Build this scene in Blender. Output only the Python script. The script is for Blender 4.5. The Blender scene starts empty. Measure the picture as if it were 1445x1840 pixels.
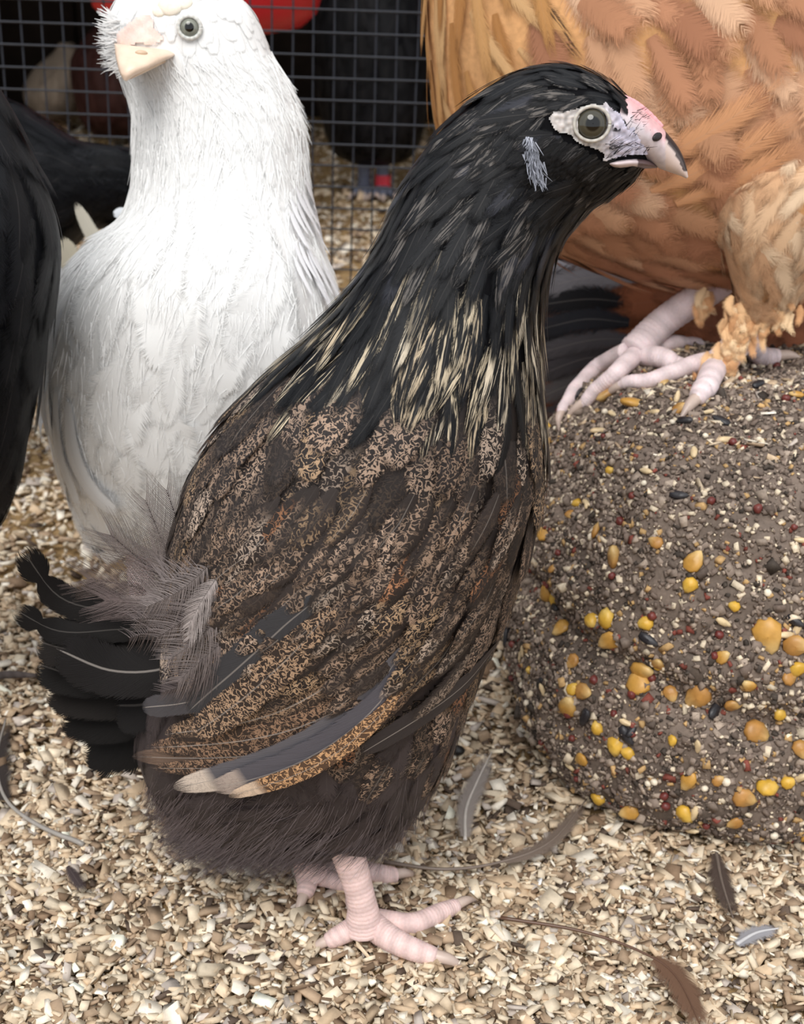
import bpy, math, random
import numpy as np
from mathutils import Vector, Matrix, noise
from mathutils.bvhtree import BVHTree

random.seed(7); rng = np.random.default_rng(7)
scene = bpy.context.scene
COL = scene.collection

# ------------------------------------------------------------------ camera, world, sun, exposure
IW, IH, F = 1445.0, 1840.0, 2400.0
PITCH, ROLL, CH = math.radians(22), math.radians(2.0), 0.324
CAM = np.array([0.0, 0.0, CH])
fw = np.array([0, math.cos(PITCH), -math.sin(PITCH)])
r0 = np.array([1.0, 0, 0]); u0 = np.array([0, math.sin(PITCH), math.cos(PITCH)])
rt = r0*math.cos(ROLL) + u0*math.sin(ROLL)
up = u0*math.cos(ROLL) - r0*math.sin(ROLL)
cam_d = bpy.data.cameras.new('camera'); cam = bpy.data.objects.new('camera', cam_d); COL.objects.link(cam)
cam.matrix_world = Matrix(((rt[0], up[0], -fw[0], 0), (rt[1], up[1], -fw[1], 0), (rt[2], up[2], -fw[2], CH), (0, 0, 0, 1)))
cam_d.sensor_fit = 'HORIZONTAL'; cam_d.sensor_width = 36; cam_d.lens = F*36/IW
cam_d.clip_start = .02; cam_d.clip_end = 60
cam_d.dof.use_dof = True; cam_d.dof.focus_distance = .41; cam_d.dof.aperture_fstop = 34
scene.camera = cam
w = bpy.data.worlds.new('overcast_sky'); scene.world = w; w.use_nodes = True
bg = w.node_tree.nodes['Background']; bg.inputs[0].default_value = (.93, .965, 1, 1); bg.inputs[1].default_value = 1.0
sd = bpy.data.lights.new('sun_offscreen', 'SUN'); sun = bpy.data.objects.new('sun_offscreen', sd); COL.objects.link(sun)
sd.energy = 2.3; sd.angle = math.radians(35); sd.color = (1, .97, .92)
sun.rotation_euler = Vector((.16, .72, -.92)).to_track_quat('-Z', 'Y').to_euler()
vs = scene.view_settings
vs.view_transform = 'Standard'; vs.look = 'None'; vs.gamma = 1; vs.exposure = 0.10; vs.use_curve_mapping = False

# ------------------------------------------------------------------ helpers
def nrm(v):
    v = np.asarray(v, float); return v/(np.linalg.norm(v, axis=-1, keepdims=True)+1e-12)
def ray(px, py):
    return fw + rt*((px-IW/2)/F) + up*((IH/2-py)/F)
def P(px, py, D):
    d = ray(px, py); return CAM + d*(D/d[1])
def G(px, py, z=0.0):
    d = ray(px, py); return CAM + d*((z-CH)/d[2])
def toPx(p):
    v = np.asarray(p)-CAM; z = v@fw
    return (IW/2 + F*(v@rt)/z, IH/2 - F*(v@up)/z)
def pxm(p):                                   # metres per photo pixel at p
    return ((np.asarray(p)-CAM)@fw)/F
def lin(c):
    c = np.asarray(c, float)/255.; return np.where(c <= .04045, c/12.92, ((c+.055)/1.055)**2.4)
def jit(c, a=.12):
    return np.clip(np.asarray(c)*(1+random.uniform(-a, a)), 0, 1)
def inpoly(x, y, poly):
    r = False; n = len(poly)
    for i in range(n):
        x1, y1 = poly[i]; x2, y2 = poly[i-1]
        if (y1 > y) != (y2 > y) and x < (x2-x1)*(y-y1)/(y2-y1)+x1: r = not r
    return r
def catmull(K, n):
    K = np.asarray(K, float); m = len(K)
    E = np.vstack([2*K[0]-K[1], K, 2*K[-1]-K[-2]])
    s = np.linspace(0, m-1, n); i = np.minimum(s.astype(int), m-2); f = (s-i)[:, None]
    a, b, c, d = E[i], E[i+1], E[i+2], E[i+3]
    return .5*(2*b+(c-a)*f+(2*a-5*b+4*c-d)*f**2+(3*b-a-3*c+d)*f**3)

class Buf:
    def __init__(s): s.v=[]; s.f=[]; s.b=[]; s.p=[]; s.u=[]; s.n=0
    def add(s, v, f, base, pat=None, fuv=None):
        v = np.asarray(v, float); k = len(v)
        base = np.asarray(base, float)
        if base.ndim == 1: base = np.tile(base if len(base) == 4 else np.append(base, 0), (k, 1))
        if base.shape[1] == 3: base = np.hstack([base, np.zeros((k, 1))])
        if pat is None: pat = np.zeros((k, 4))
        pat = np.asarray(pat, float)
        if pat.ndim == 1: pat = np.tile(pat, (k, 1))
        if fuv is None: fuv = np.zeros((k, 3))
        s.v.append(v); s.f.append(np.asarray(f)+s.n); s.b.append(base); s.p.append(pat); s.u.append(fuv); s.n += k
    def mesh(s, name, smooth=True):
        me = bpy.data.meshes.new(name)
        V = np.vstack(s.v)
        loops = np.concatenate([f.ravel() for f in s.f]); cnt = np.concatenate([np.full(len(f), f.shape[1]) for f in s.f])
        me.vertices.add(len(V)); me.vertices.foreach_set('co', V.astype(np.float32).ravel())
        me.loops.add(len(loops)); me.loops.foreach_set('vertex_index', loops.astype(np.int32))
        me.polygons.add(len(cnt)); st = np.concatenate([[0], np.cumsum(cnt)[:-1]])
        me.polygons.foreach_set('loop_start', st.astype(np.int32))
        if smooth: me.polygons.foreach_set('use_smooth', np.ones(len(cnt), bool))
        for nm, arr in (('base', s.b), ('pat', s.p)):
            a = me.attributes.new(nm, 'FLOAT_COLOR', 'POINT'); a.data.foreach_set('color', np.vstack(arr).astype(np.float32).ravel())
        a = me.attributes.new('fuv', 'FLOAT_VECTOR', 'POINT'); a.data.foreach_set('vector', np.vstack(s.u).astype(np.float32).ravel())
        me.update(calc_edges=True); me.validate()
        return me

def link(name, me, mat, parent=None):
    o = bpy.data.objects.new(name, me); COL.objects.link(o)
    if me is not None and mat is not None and not me.materials: me.materials.append(mat)
    if parent is not None: attach(o, parent)
    return o
def worldpos(o):
    v = Vector((0, 0, 0))
    while o: v += o.location; o = o.parent
    return v
def attach(o, parent):                        # parents are never rotated: keep the world position
    o.parent = parent; o.location = o.location - worldpos(parent)
def build(buf, name, mat, parent=None, smooth=True):
    return link(name, buf.mesh(name, smooth), mat, parent)
def tag(o, label=None, cat=None, group=None, kind=None):
    if label: o['label'] = label
    if cat: o['category'] = cat
    if group: o['group'] = group
    if kind: o['kind'] = kind
    return o
def thing(name, loc, label, cat, group=None):
    o = bpy.data.objects.new(name, None); COL.objects.link(o); o.location = Vector(loc)
    o.empty_display_size = .02
    return tag(o, label, cat, group)

# ------------------------------------------------------------------ materials
def nodes(name):
    m = bpy.data.materials.new(name); m.use_nodes = True
    nt = m.node_tree; return m, nt, nt.nodes, nt.links, nt.nodes['Principled BSDF']
def N(ns, t, **k):
    n = ns.new(t)
    for a, b in k.items(): setattr(n, a, b)
    return n
def math_(ns, ls, op, a, b=None, c=None, clamp=False):
    n = N(ns, 'ShaderNodeMath', operation=op, use_clamp=clamp)
    for i, x in enumerate((a, b, c)):
        if x is None: continue
        if isinstance(x, (int, float)): n.inputs[i].default_value = x
        else: ls.new(x, n.inputs[i])
    return n.outputs[0]
def mixc(ns, ls, fac, a, b, blend='MIX'):
    n = N(ns, 'ShaderNodeMix', data_type='RGBA', blend_type=blend)
    for s, x in ((n.inputs['Factor'], fac), (n.inputs['A'], a), (n.inputs['B'], b)):
        if hasattr(x, 'links'): ls.new(x, s)
        elif isinstance(x, (int, float)): s.default_value = x
        else: s.default_value = (*x, 1)
    return n.outputs['Result']
def smooth_(ns, ls, x, a, b):
    n = N(ns, 'ShaderNodeMapRange', interpolation_type='SMOOTHSTEP')
    ls.new(x, n.inputs[0]); n.inputs[1].default_value = a; n.inputs[2].default_value = b
    return n.outputs[0]

def feather_mat(name, mode='verm', rough=.55, spec=.3, barb=.16, scale=300, bump=.25, fray=.5, fn=3.0):
    m, nt, ns, ls, bs = nodes(name)
    ab = N(ns, 'ShaderNodeAttribute', attribute_name='base'); ap = N(ns, 'ShaderNodeAttribute', attribute_name='pat')
    au = N(ns, 'ShaderNodeAttribute', attribute_name='fuv')
    sp = N(ns, 'ShaderNodeSeparateXYZ'); ls.new(au.outputs['Vector'], sp.inputs[0])
    u, v, r = sp.outputs
    geo = N(ns, 'ShaderNodeNewGeometry')
    absu = math_(ns, ls, 'ABSOLUTE', u)
    nz = N(ns, 'ShaderNodeTexNoise'); nz.inputs['Detail'].default_value = 1.5
    if mode == 'verm':
        ls.new(geo.outputs['Position'], nz.inputs['Vector']); nz.inputs['Scale'].default_value = scale
        nz.inputs['Distortion'].default_value = 1.1
        d = math_(ns, ls, 'ABSOLUTE', math_(ns, ls, 'SUBTRACT', nz.outputs['Fac'], .5))
        mask = math_(ns, ls, 'SUBTRACT', 1.0, smooth_(ns, ls, d, .025, .065))
    else:                                      # long streaks following the barbs
        cx = N(ns, 'ShaderNodeCombineXYZ')
        ls.new(math_(ns, ls, 'MULTIPLY_ADD', u, 2.2, math_(ns, ls, 'MULTIPLY', r, 57.0)), cx.inputs[0])
        ls.new(math_(ns, ls, 'SUBTRACT', math_(ns, ls, 'MULTIPLY', v, 1.6), math_(ns, ls, 'MULTIPLY', absu, .7)), cx.inputs[1])
        ls.new(math_(ns, ls, 'MULTIPLY', r, 31.0), cx.inputs[2])
        ls.new(cx.outputs[0], nz.inputs['Vector']); nz.inputs['Scale'].default_value = 1.9; nz.inputs['Detail'].default_value = 3
        mask = smooth_(ns, ls, nz.outputs['Fac'], .50, .58)
    mask = math_(ns, ls, 'MULTIPLY', mask, ap.outputs['Alpha'], clamp=True)
    c = mixc(ns, ls, mask, ab.outputs['Color'], ap.outputs['Color'])
    # barbs
    ph = math_(ns, ls, 'SUBTRACT', math_(ns, ls, 'MULTIPLY', v, 170.), math_(ns, ls, 'MULTIPLY', absu, 38.))
    bn = N(ns, 'ShaderNodeTexNoise', noise_dimensions='2D'); bn.inputs['Scale'].default_value = 1.0; bn.inputs['Detail'].default_value = 2
    cb = N(ns, 'ShaderNodeCombineXYZ'); ls.new(ph, cb.inputs[0]); ls.new(math_(ns, ls, 'MULTIPLY_ADD', absu, 1.5, math_(ns, ls, 'MULTIPLY', r, 90.)), cb.inputs[1])
    ls.new(cb.outputs[0], bn.inputs['Vector'])
    k = math_(ns, ls, 'MULTIPLY_ADD', math_(ns, ls, 'SUBTRACT', bn.outputs['Fac'], .5), barb*4, 1.0)
    hs = N(ns, 'ShaderNodeHueSaturation'); ls.new(c, hs.inputs['Color']); ls.new(k, hs.inputs['Value'])
    # rachis
    rm = math_(ns, ls, 'MULTIPLY', math_(ns, ls, 'SUBTRACT', 1.0, smooth_(ns, ls, absu, .015, .06)), ab.outputs['Alpha'])
    c2 = mixc(ns, ls, rm, hs.outputs[0], tuple(lin((160, 152, 146))))
    ls.new(c2, bs.inputs['Base Color'])
    bs.inputs['Roughness'].default_value = rough; bs.inputs['Specular IOR Level'].default_value = spec
    bp = N(ns, 'ShaderNodeBump'); bp.inputs['Strength'].default_value = bump; bp.inputs['Distance'].default_value = .0006
    ls.new(bn.outputs['Fac'], bp.inputs['Height']); ls.new(bp.outputs[0], bs.inputs['Normal'])
    if fray:
        e1 = math_(ns, ls, 'DIVIDE', math_(ns, ls, 'SUBTRACT', 1.0, absu), fray)
        e2 = math_(ns, ls, 'DIVIDE', math_(ns, ls, 'SUBTRACT', 1.0, v), fray*.45)
        e = math_(ns, ls, 'MINIMUM', e1, e2)
        al = smooth_(ns, ls, math_(ns, ls, 'ADD', e, math_(ns, ls, 'MULTIPLY', math_(ns, ls, 'SUBTRACT', bn.outputs['Fac'], .5), fn)), .25, .75)
        ls.new(al, bs.inputs['Alpha'])
    return m

def attr_mat(name, rough=.6, spec=.3, scale=600, var=.25, bump=.3, dist=.0005, sss=0, detail=3):
    m, nt, ns, ls, bs = nodes(name)
    ab = N(ns, 'ShaderNodeAttribute', attribute_name='base')
    geo = N(ns, 'ShaderNodeNewGeometry')
    nz = N(ns, 'ShaderNodeTexNoise'); nz.inputs['Scale'].default_value = scale; nz.inputs['Detail'].default_value = detail
    ls.new(geo.outputs['Position'], nz.inputs['Vector'])
    k = math_(ns, ls, 'MULTIPLY_ADD', math_(ns, ls, 'SUBTRACT', nz.outputs['Fac'], .5), var*3, 1.0)
    hs = N(ns, 'ShaderNodeHueSaturation'); ls.new(ab.outputs['Color'], hs.inputs['Color']); ls.new(k, hs.inputs['Value'])
    ls.new(hs.outputs[0], bs.inputs['Base Color'])
    bs.inputs['Roughness'].default_value = rough; bs.inputs['Specular IOR Level'].default_value = spec
    if sss:
        bs.inputs['Subsurface Weight'].default_value = sss; bs.inputs['Subsurface Radius'].default_value = (.004, .0018, .001); bs.inputs['Subsurface Scale'].default_value = .5
    bp = N(ns, 'ShaderNodeBump'); bp.inputs['Strength'].default_value = bump; bp.inputs['Distance'].default_value = dist
    ls.new(nz.outputs['Fac'], bp.inputs['Height']); ls.new(bp.outputs[0], bs.inputs['Normal'])
    return m

M_VERM = feather_mat('vermiculated_feather', 'verm', .6, .25, scale=500, fray=.3)
M_STREAK = feather_mat('streaked_feather', 'streak', .46, .22)
M_PLAIN = feather_mat('plain_feather', 'streak', .55, .18, barb=.10)
M_WHITE = feather_mat('white_feather', 'streak', .8, .1, barb=.008, bump=.0, fray=.30, fn=2.2)
M_BUFF = feather_mat('buff_feather', 'streak', .75, .15, barb=.05, bump=.12, fray=.7, fn=2.6)
M_SOLID = feather_mat('glossy_feather', 'streak', .62, .13, barb=.12, fray=.14)
M_SOLIDV = feather_mat('barred_feather', 'verm', .55, .3, scale=500, fray=.12)
M_DOWN = attr_mat('down', .8, .15, 900, .2, .0)
M_SKIN = attr_mat('bird_skin', .5, .35, 900, .10, .35, .0004, sss=.15)
M_HORN = attr_mat('beak_horn', .35, .45, 250, .12, .1)
M_EYE = attr_mat('eye_glaze', .04, .6, 900, .1, .0)
M_CHIP = attr_mat('wood_chip', .8, .15, 500, .16, .2)
M_LITTER = attr_mat('litter_ground', .9, .1, 160, .5, .8, .004, detail=6)
M_CRUMB = attr_mat('seed_crumb', .75, .2, 700, .25, .4)
M_KERNEL = attr_mat('corn_kernel', .4, .45, 260, .25, .15)
M_WIRE = attr_mat('coated_wire', .45, .4, 300, .2, .2)
M_RED = attr_mat('red_plastic', .35, .5, 20, .06, .05)
M_WOOD = attr_mat('dark_boards', .85, .1, 30, .35, .3)
M_BODY = attr_mat('under_plumage', .85, .1, 300, .25, .3)

# ------------------------------------------------------------------ geometry builders
class Loft:
    """closed body from pairs of outline points seen from the viewing side, with depth and half thickness per section"""
    def __init__(s, secs, n=96, m=40, pw=1.0):
        K = []
        for q in secs:
            x1, y1, x2, y2, D, rd = q[:6]
            dd = q[6] if len(q) > 6 else 0
            K.append(np.concatenate([P(x1, y1, D+dd), P(x2, y2, D-dd), [rd]]))
        s.n, s.m = n, m
        R = catmull(K, n); s.A = R[:, :3]; s.B = R[:, 3:6]; s.rd = np.maximum(R[:, 6], .0005)
        s.c = (s.A+s.B)/2; s.a = (s.A-s.B)/2; s.dir = nrm(s.c-CAM)
        ph = np.linspace(0, 2*np.pi, m, endpoint=False)
        s.V = (s.c[:, None]+s.a[:, None]*np.cos(ph)[None, :, None]-s.dir[:, None]*(s.rd[:, None]*np.sin(ph))[..., None]).reshape(-1, 3)
        i = np.arange(n-1)[:, None]; j = np.arange(m)[None]
        f = np.stack([i*m+j, i*m+(j+1) % m, (i+1)*m+(j+1) % m, (i+1)*m+j], -1).reshape(-1, 4)
        # make faces point outwards
        q = f[len(f)//2]; nn = np.cross(s.V[q[1]]-s.V[q[0]], s.V[q[2]]-s.V[q[0]])
        if nn@(s.V[q[0]]-s.c[q[0]//m]) < 0: f = f[:, ::-1]
        s.quads = f
        s.V = np.vstack([s.V, s.c[0], s.c[-1]])
        t0 = np.stack([np.full(m, n*m), np.arange(m), (np.arange(m)+1) % m], 1)
        t1 = np.stack([np.full(m, n*m+1), (n-1)*m+np.arange(m), (n-1)*m+(np.arange(m)+1) % m], 1)
        s.tris = []
        for t, ce in ((t0, s.c[0]-s.c[3]), (t1, s.c[-1]-s.c[-4])):
            nn = np.cross(s.V[t[0, 1]]-s.V[t[0, 0]], s.V[t[0, 2]]-s.V[t[0, 0]])
            s.tris.append(t if nn@ce > 0 else t[:, ::-1])
    def pt(s, k, ph):
        k = min(max(k, 0), s.n-1.001); i = int(k); f = k-i
        L = lambda Z: Z[i]*(1-f)+Z[i+1]*f
        return L(s.c)+L(s.a)*math.cos(ph)-L(s.dir)*(L(s.rd)*math.sin(ph))
    def polys(s): return [list(map(int, q)) for q in s.quads]+[list(map(int, t)) for tt in s.tris for t in tt]
    def bvh(s): return BVHTree.FromPolygons([Vector(v) for v in s.V], s.polys())
    def buf(s, colfun):
        b = Buf(); c = np.array([colfun(p) for p in s.V])
        b.add(s.V, s.quads, c)
        b.f += s.tris
        return b

def bvh_of(*lofts):
    V = []; Fc = []; o = 0
    for l in lofts:
        V += [Vector(v) for v in l.V]; Fc += [[a+o for a in q] for q in l.polys()]; o += len(l.V)
    return BVHTree.FromPolygons(V, Fc)
def hit(bvh, px, py, off=0.0, D=None):
    d = nrm(ray(px, py)); h = bvh.ray_cast(Vector(CAM), Vector(d))
    if h[0] is None:
        p = P(px, py, D) if D else None
        return (p, -d) if D else (None, None)
    n = np.array(h[1]); n = n if n@d < 0 else -n
    return np.array(h[0])+n*off, n
def near(bvh, p):
    loc, n, i, d = bvh.find_nearest(Vector(p)); return np.array(loc), np.array(n)

UU = np.array([-1, -.55, 0, .55, 1.])
def fprofile(v, tip0=.55, pw=2.0, root=.35):
    a = root+(1-root)*np.clip(v/.35, 0, 1)**.8
    b = np.sqrt(np.clip(1-np.clip((v-tip0)/(1-tip0), 0, 1)**pw, .0, 1))
    return np.maximum(a*b, .04)
def feather(C, Nn, W, base, pat=None, rach=.0, cup=.10, jag=.07, tip0=.55, pw=2., root=.35, colfun=None, buf=None, asym=0.0, wscale=None):
    """one vane along centreline C with normals Nn"""
    C = np.asarray(C); Nn = np.asarray(Nn); n0_ = len(C); nv = n0_+(4 if n0_ < 10 else 8)
    v = 1-(1-np.linspace(0, 1, nv))**1.75; vo = np.linspace(0, 1, n0_)
    C = np.column_stack([np.interp(v, vo, C[:, q]) for q in range(3)]); Nn = nrm(np.column_stack([np.interp(v, vo, Nn[:, q]) for q in range(3)]))
    T = nrm(np.gradient(C, axis=0)); S = nrm(np.cross(T, Nn))
    wv = W*.5*fprofile(v, tip0, pw, root)
    if wscale is not None: wv = wv*wscale(v)
    wu = wv[:, None]*(UU[None]*(1+asym*np.sign(UU)[None]))
    j = 1+jag*rng.uniform(-1, 1, (nv, 5))*(np.abs(UU) > .9); wu = wu*j
    V = C[:, None]+S[:, None]*wu[..., None]-Nn[:, None]*(cup*wv[:, None]*UU[None]**2)[..., None]
    i = np.arange(nv-1)[:, None]; k = np.arange(4)[None]
    f = np.stack([i*5+k, i*5+k+1, (i+1)*5+k+1, (i+1)*5+k], -1).reshape(-1, 4)
    fuv = np.zeros((nv, 5, 3)); fuv[..., 0] = UU; fuv[..., 1] = v[:, None]; fuv[..., 2] = random.random()
    base = np.asarray(base, float)
    B = np.zeros((nv, 5, 4)); B[..., :3] = base[:3]; B[..., 3] = rach
    if pat is None: pat = (0, 0, 0, 0)
    Pm = np.zeros((nv, 5, 4)); Pm[:] = pat
    if colfun:
        for a in range(nv):
            for b in range(5): B[a, b], Pm[a, b] = colfun(UU[b], v[a], B[a, b], Pm[a, b])
    b = buf or Buf(); b.add(V.reshape(-1, 3), f, B.reshape(-1, 4), Pm.reshape(-1, 4), fuv.reshape(-1, 3)); return b
def lay(bvh, p, d, L, h0, h1, nv=7, droop=0.0):
    """centreline that hugs the body from p in direction d"""
    C = []; Nn = []; q = np.array(p, float); st = L/(nv-1)
    for i in range(nv):
        loc, n = near(bvh, q); h = h0+(h1-h0)*(i/(nv-1))
        C.append(loc+n*h); Nn.append(n)
        d = nrm(d-n*(d@n)+np.array([0, 0, -droop])); q = loc+d*st
    return np.array(C), np.array(Nn)
def pxline(pts, n=10):
    return catmull(pts, n) if len(pts) > 2 else np.linspace(pts[0], pts[1], n)
def lay_px(bvh, pts, off0, off1, nv=10, D=.4):
    L = pxline(pts, nv); C = []; Nn = []
    for i, (x, y) in enumerate(L):
        p, n = hit(bvh, x, y, off0+(off1-off0)*i/(nv-1), D); C.append(p); Nn.append(n)
    C = np.array(C); Nn = np.array(Nn)
    for _ in range(2):
        C[1:-1] = (C[:-2]+2*C[1:-1]+C[2:])/4; Nn[1:-1] = nrm(Nn[:-2]+2*Nn[1:-1]+Nn[2:])
    return C, Nn

def feather_body(loft, bvh, k0, k1, Lf, Wf, style, h0=.0004, h1=.003, sp=.42, sw=.7, phr=(0, 2*math.pi), jitter=.18, nv=7, droop=0., tip0=.5, pw=2., cup=.1):
    """rows of overlapping feathers; returns list of (buf, facing, size). Flow runs from k1 towards k0."""
    out = []; k = k1; row = 0
    while k > k0:
        i = int(k); step = np.linalg.norm(loft.c[min(i+1, loft.n-1)]-loft.c[max(i-1, 0)])/2+1e-6
        fr = (k-k0)/(k1-k0); L = Lf(fr) if callable(Lf) else Lf; W = Wf(fr) if callable(Wf) else Wf
        a = np.linalg.norm(loft.a[i]); r = loft.rd[i]
        per = math.pi*(3*(a+r)-math.sqrt((3*a+r)*(a+3*r)))*(phr[1]-phr[0])/(2*math.pi)
        nn = max(3, int(per/(W*sw)))
        for j in range(nn):
            ph = phr[0]+(phr[1]-phr[0])*(j+(row % 2)*.5+random.uniform(-.25, .25))/nn
            kk = k+random.uniform(-.3, .3)*L*sp/step
            p = loft.pt(kk, ph); d = nrm(loft.pt(kk-1, ph)-p)
            loc, n = near(bvh, p)
            ja = random.gauss(0, jitter); d = nrm(d*math.cos(ja)+np.cross(n, d)*math.sin(ja))
            st = style(loc, n, fr)
            if st is None: continue
            ll = L*random.uniform(.8, 1.15)*st.get('l', 1); ww = W*random.uniform(.8, 1.15)*st.get('w', 1)
            C, Nn = lay(bvh, loc, d, ll, h0, h1*random.uniform(.6, 1.3)+st.get('h', 0), nv, droop)
            b = feather(C, Nn, ww, st['base'], st.get('pat'), st.get('rach', 0), cup, .08, st.get('tip0', tip0), st.get('pw', pw), colfun=st.get('cf'))
            v = nrm(CAM-C[len(C)//2]); face = float(v@Nn[len(Nn)//2])
            x, y = toPx(C[-1]); inf = 0 <= x <= IW and 0 <= y <= IH
            out.append((b, face if inf else -1, ll*ww))
        k -= max(L*sp/step, .05); row += 1
    return out
def emit(lst, name, stuff, mat, parent, limit=280):
    lst = sorted(lst, key=lambda t: -(t[2] if t[1] > .12 else 0))
    n = min(limit, sum(1 for t in lst if t[1] > .12))
    for b, _, _ in lst[:n]: build(b, name, mat, parent)
    rest = Buf()
    for b, _, _ in lst[n:]:
        rest.v += b.v; rest.b += b.b; rest.p += b.p; rest.u += b.u
        for f in b.f: rest.f.append(f+rest.n)
        rest.n += b.n
    if rest.n: tag(build(rest, stuff, mat, parent), kind='stuff')

def strands(buf, p, d, L, W, base, bend=None, nseg=3):
    """many thin tapering ribbons; arrays p,d (n,3); L,W (n,), base (n,3)"""
    n = len(p); d = nrm(d); s = nrm(np.cross(d, nrm(p-CAM)))
    t = np.linspace(0, 1, nseg+1)
    bend = np.zeros((n, 3)) if bend is None else bend
    c = p[:, None]+d[:, None]*(L[:, None]*t)[..., None]+bend[:, None]*(L[:, None]*t**2)[..., None]
    wd = W[:, None]*(1-.85*t)
    V = np.stack([c-s[:, None]*wd[..., None], c+s[:, None]*wd[..., None]], 2).reshape(-1, 3)
    k = nseg+1; i = (np.arange(n)*2*k)[:, None]; j = np.arange(nseg)[None]*2
    f = np.stack([i+j, i+j+1, i+j+3, i+j+2], -1).reshape(-1, 4)
    buf.add(V, f, np.repeat(base, 2*k, axis=0))
def plume(pts3, normal, W, base, nb=34, buf=None, lw=.00022, curl=.35, fork=.75):
    """downy feather: a shaft with separate barbs"""
    b = buf or Buf(); C = catmull(pts3, 24); T = nrm(np.gradient(C, axis=0))
    idx = np.linspace(1, 22.9, nb); p = []; d = []; L = []
    for q in idx:
        i = int(q); f = q-i; c = C[i]*(1-f)+C[i+1]*f; t = T[i]; S = nrm(np.cross(t, normal)); v = q/23
        for sg in (-1, 1):
            dd = nrm(t*(fork+.4*v)+S*sg*(1-.35*v)+normal*random.uniform(-.25, .25)); p.append(c); d.append(dd)
            L.append(W*(.55+.45*math.sin(math.pi*min(1, v*1.05)))*random.uniform(.75, 1.15))
    n = len(p); L = np.array(L)
    bend = np.repeat(T[np.clip(idx.astype(int), 0, 23)], 2, axis=0)*curl
    strands(b, np.array(p), np.array(d), L, np.full(n, lw), np.array([jit(base, .25) for _ in range(n)]), bend)
    strands(b, C[:-1], np.diff(C, axis=0), np.linalg.norm(np.diff(C, axis=0), axis=1)*1.05, np.linspace(.0005, .0002, 23), np.tile(base*.45, (23, 1)), nseg=1)
    return b
def tube(path, rad, colfun, n=64, m=12, ring=0, ramp=0.0, buf=None, flat=1.0, upv=(0, 0, 1)):
    """tapering tube with optional scale rings (scutes)"""
    K = catmull(np.column_stack([path, rad]), n); C = K[:, :3]; R = np.maximum(K[:, 3], .0002)
    T = nrm(np.gradient(C, axis=0)); s = np.linspace(0, 1, n)
    upv = np.asarray(upv, float)
    S = nrm(np.cross(T, upv+1e-3)); U = nrm(np.cross(S, T))
    if ring: R = R*(1+ramp*(1-2*np.abs((s*ring) % 1-.35)))
    ph = np.linspace(0, 2*np.pi, m, endpoint=False)
    V = (C[:, None]+S[:, None]*(R[:, None]*np.cos(ph))[..., None]+U[:, None]*(flat*R[:, None]*np.sin(ph))[..., None]).reshape(-1, 3)
    i = np.arange(n-1)[:, None]; j = np.arange(m)[None]
    f = np.stack([i*m+j, (i+1)*m+j, (i+1)*m+(j+1) % m, i*m+(j+1) % m], -1).reshape(-1, 4)
    c = np.array([colfun(a, p) for a in s for p in ph])
    V = np.vstack([V, C[0], C[-1]]); c = np.vstack([c, c[0], c[-1]])
    b = buf or Buf(); o = b.n; b.add(V, f, c)
    jj = np.arange(m); k2 = (jj+1) % m
    b.f.append(np.stack([np.full(m, n*m), jj, k2], 1)+o); b.f.append(np.stack([np.full(m, n*m+1), (n-1)*m+k2, (n-1)*m+jj], 1)+o)
    return b
def ball(c, r, colfun, axes=None, n=16, m=20, buf=None):
    """ellipsoid; axes 3x3 rows (unit) with radii r; pole along row 2"""
    r = np.full(3, r) if np.isscalar(r) else np.asarray(r); A = np.eye(3) if axes is None else np.asarray(axes)
    th = np.linspace(.02, np.pi-.02, n); ph = np.linspace(0, 2*np.pi, m, endpoint=False)
    l = np.stack([np.sin(th)[:, None]*np.cos(ph), np.sin(th)[:, None]*np.sin(ph), np.cos(th)[:, None]*np.ones(m)], -1).reshape(-1, 3)
    V = c+(l*r)@A
    i = np.arange(n-1)[:, None]; j = np.arange(m)[None]
    f = np.stack([i*m+j, (i+1)*m+j, (i+1)*m+(j+1) % m, i*m+(j+1) % m], -1).reshape(-1, 4)
    b = buf or Buf(); b.add(V, f, np.array([colfun(q) for q in l])); return b
def frame(n, hint=(0, 0, 1)):
    n = nrm(n); a = nrm(np.cross(hint, n)); return np.array([a, np.cross(n, a), n])
def patch(bvh, poly, off, col, step=4, bumps=.0005, bscale=900, var=.12):
    xs = [p[0] for p in poly]; ys = [p[1] for p in poly]; idx = {}; V = []; c = []
    gx = np.arange(min(xs), max(xs)+step, step); gy = np.arange(min(ys), max(ys)+step, step)
    fc = []
    for a, x in enumerate(gx):
        for b, y in enumerate(gy):
            if inpoly(x, y, poly):
                p, n = hit(bvh, x, y)
                if p is None: continue
                nz = noise.noise(Vector(p)*bscale)
                cc_ = col(x, y) if callable(col) else col; idx[a, b] = len(V); V.append(p+n*(off+bumps*nz)); c.append(np.clip(cc_*(1+var*2*nz), 0, 1))
    for (a, b), i in idx.items():
        q = [idx.get((a+1, b)), idx.get((a+1, b+1)), idx.get((a, b+1))]
        if None not in q: fc.append([i]+q)
    o = Buf(); o.add(np.array(V), np.array(fc)[:, ::-1], np.array(c)); return o
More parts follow.
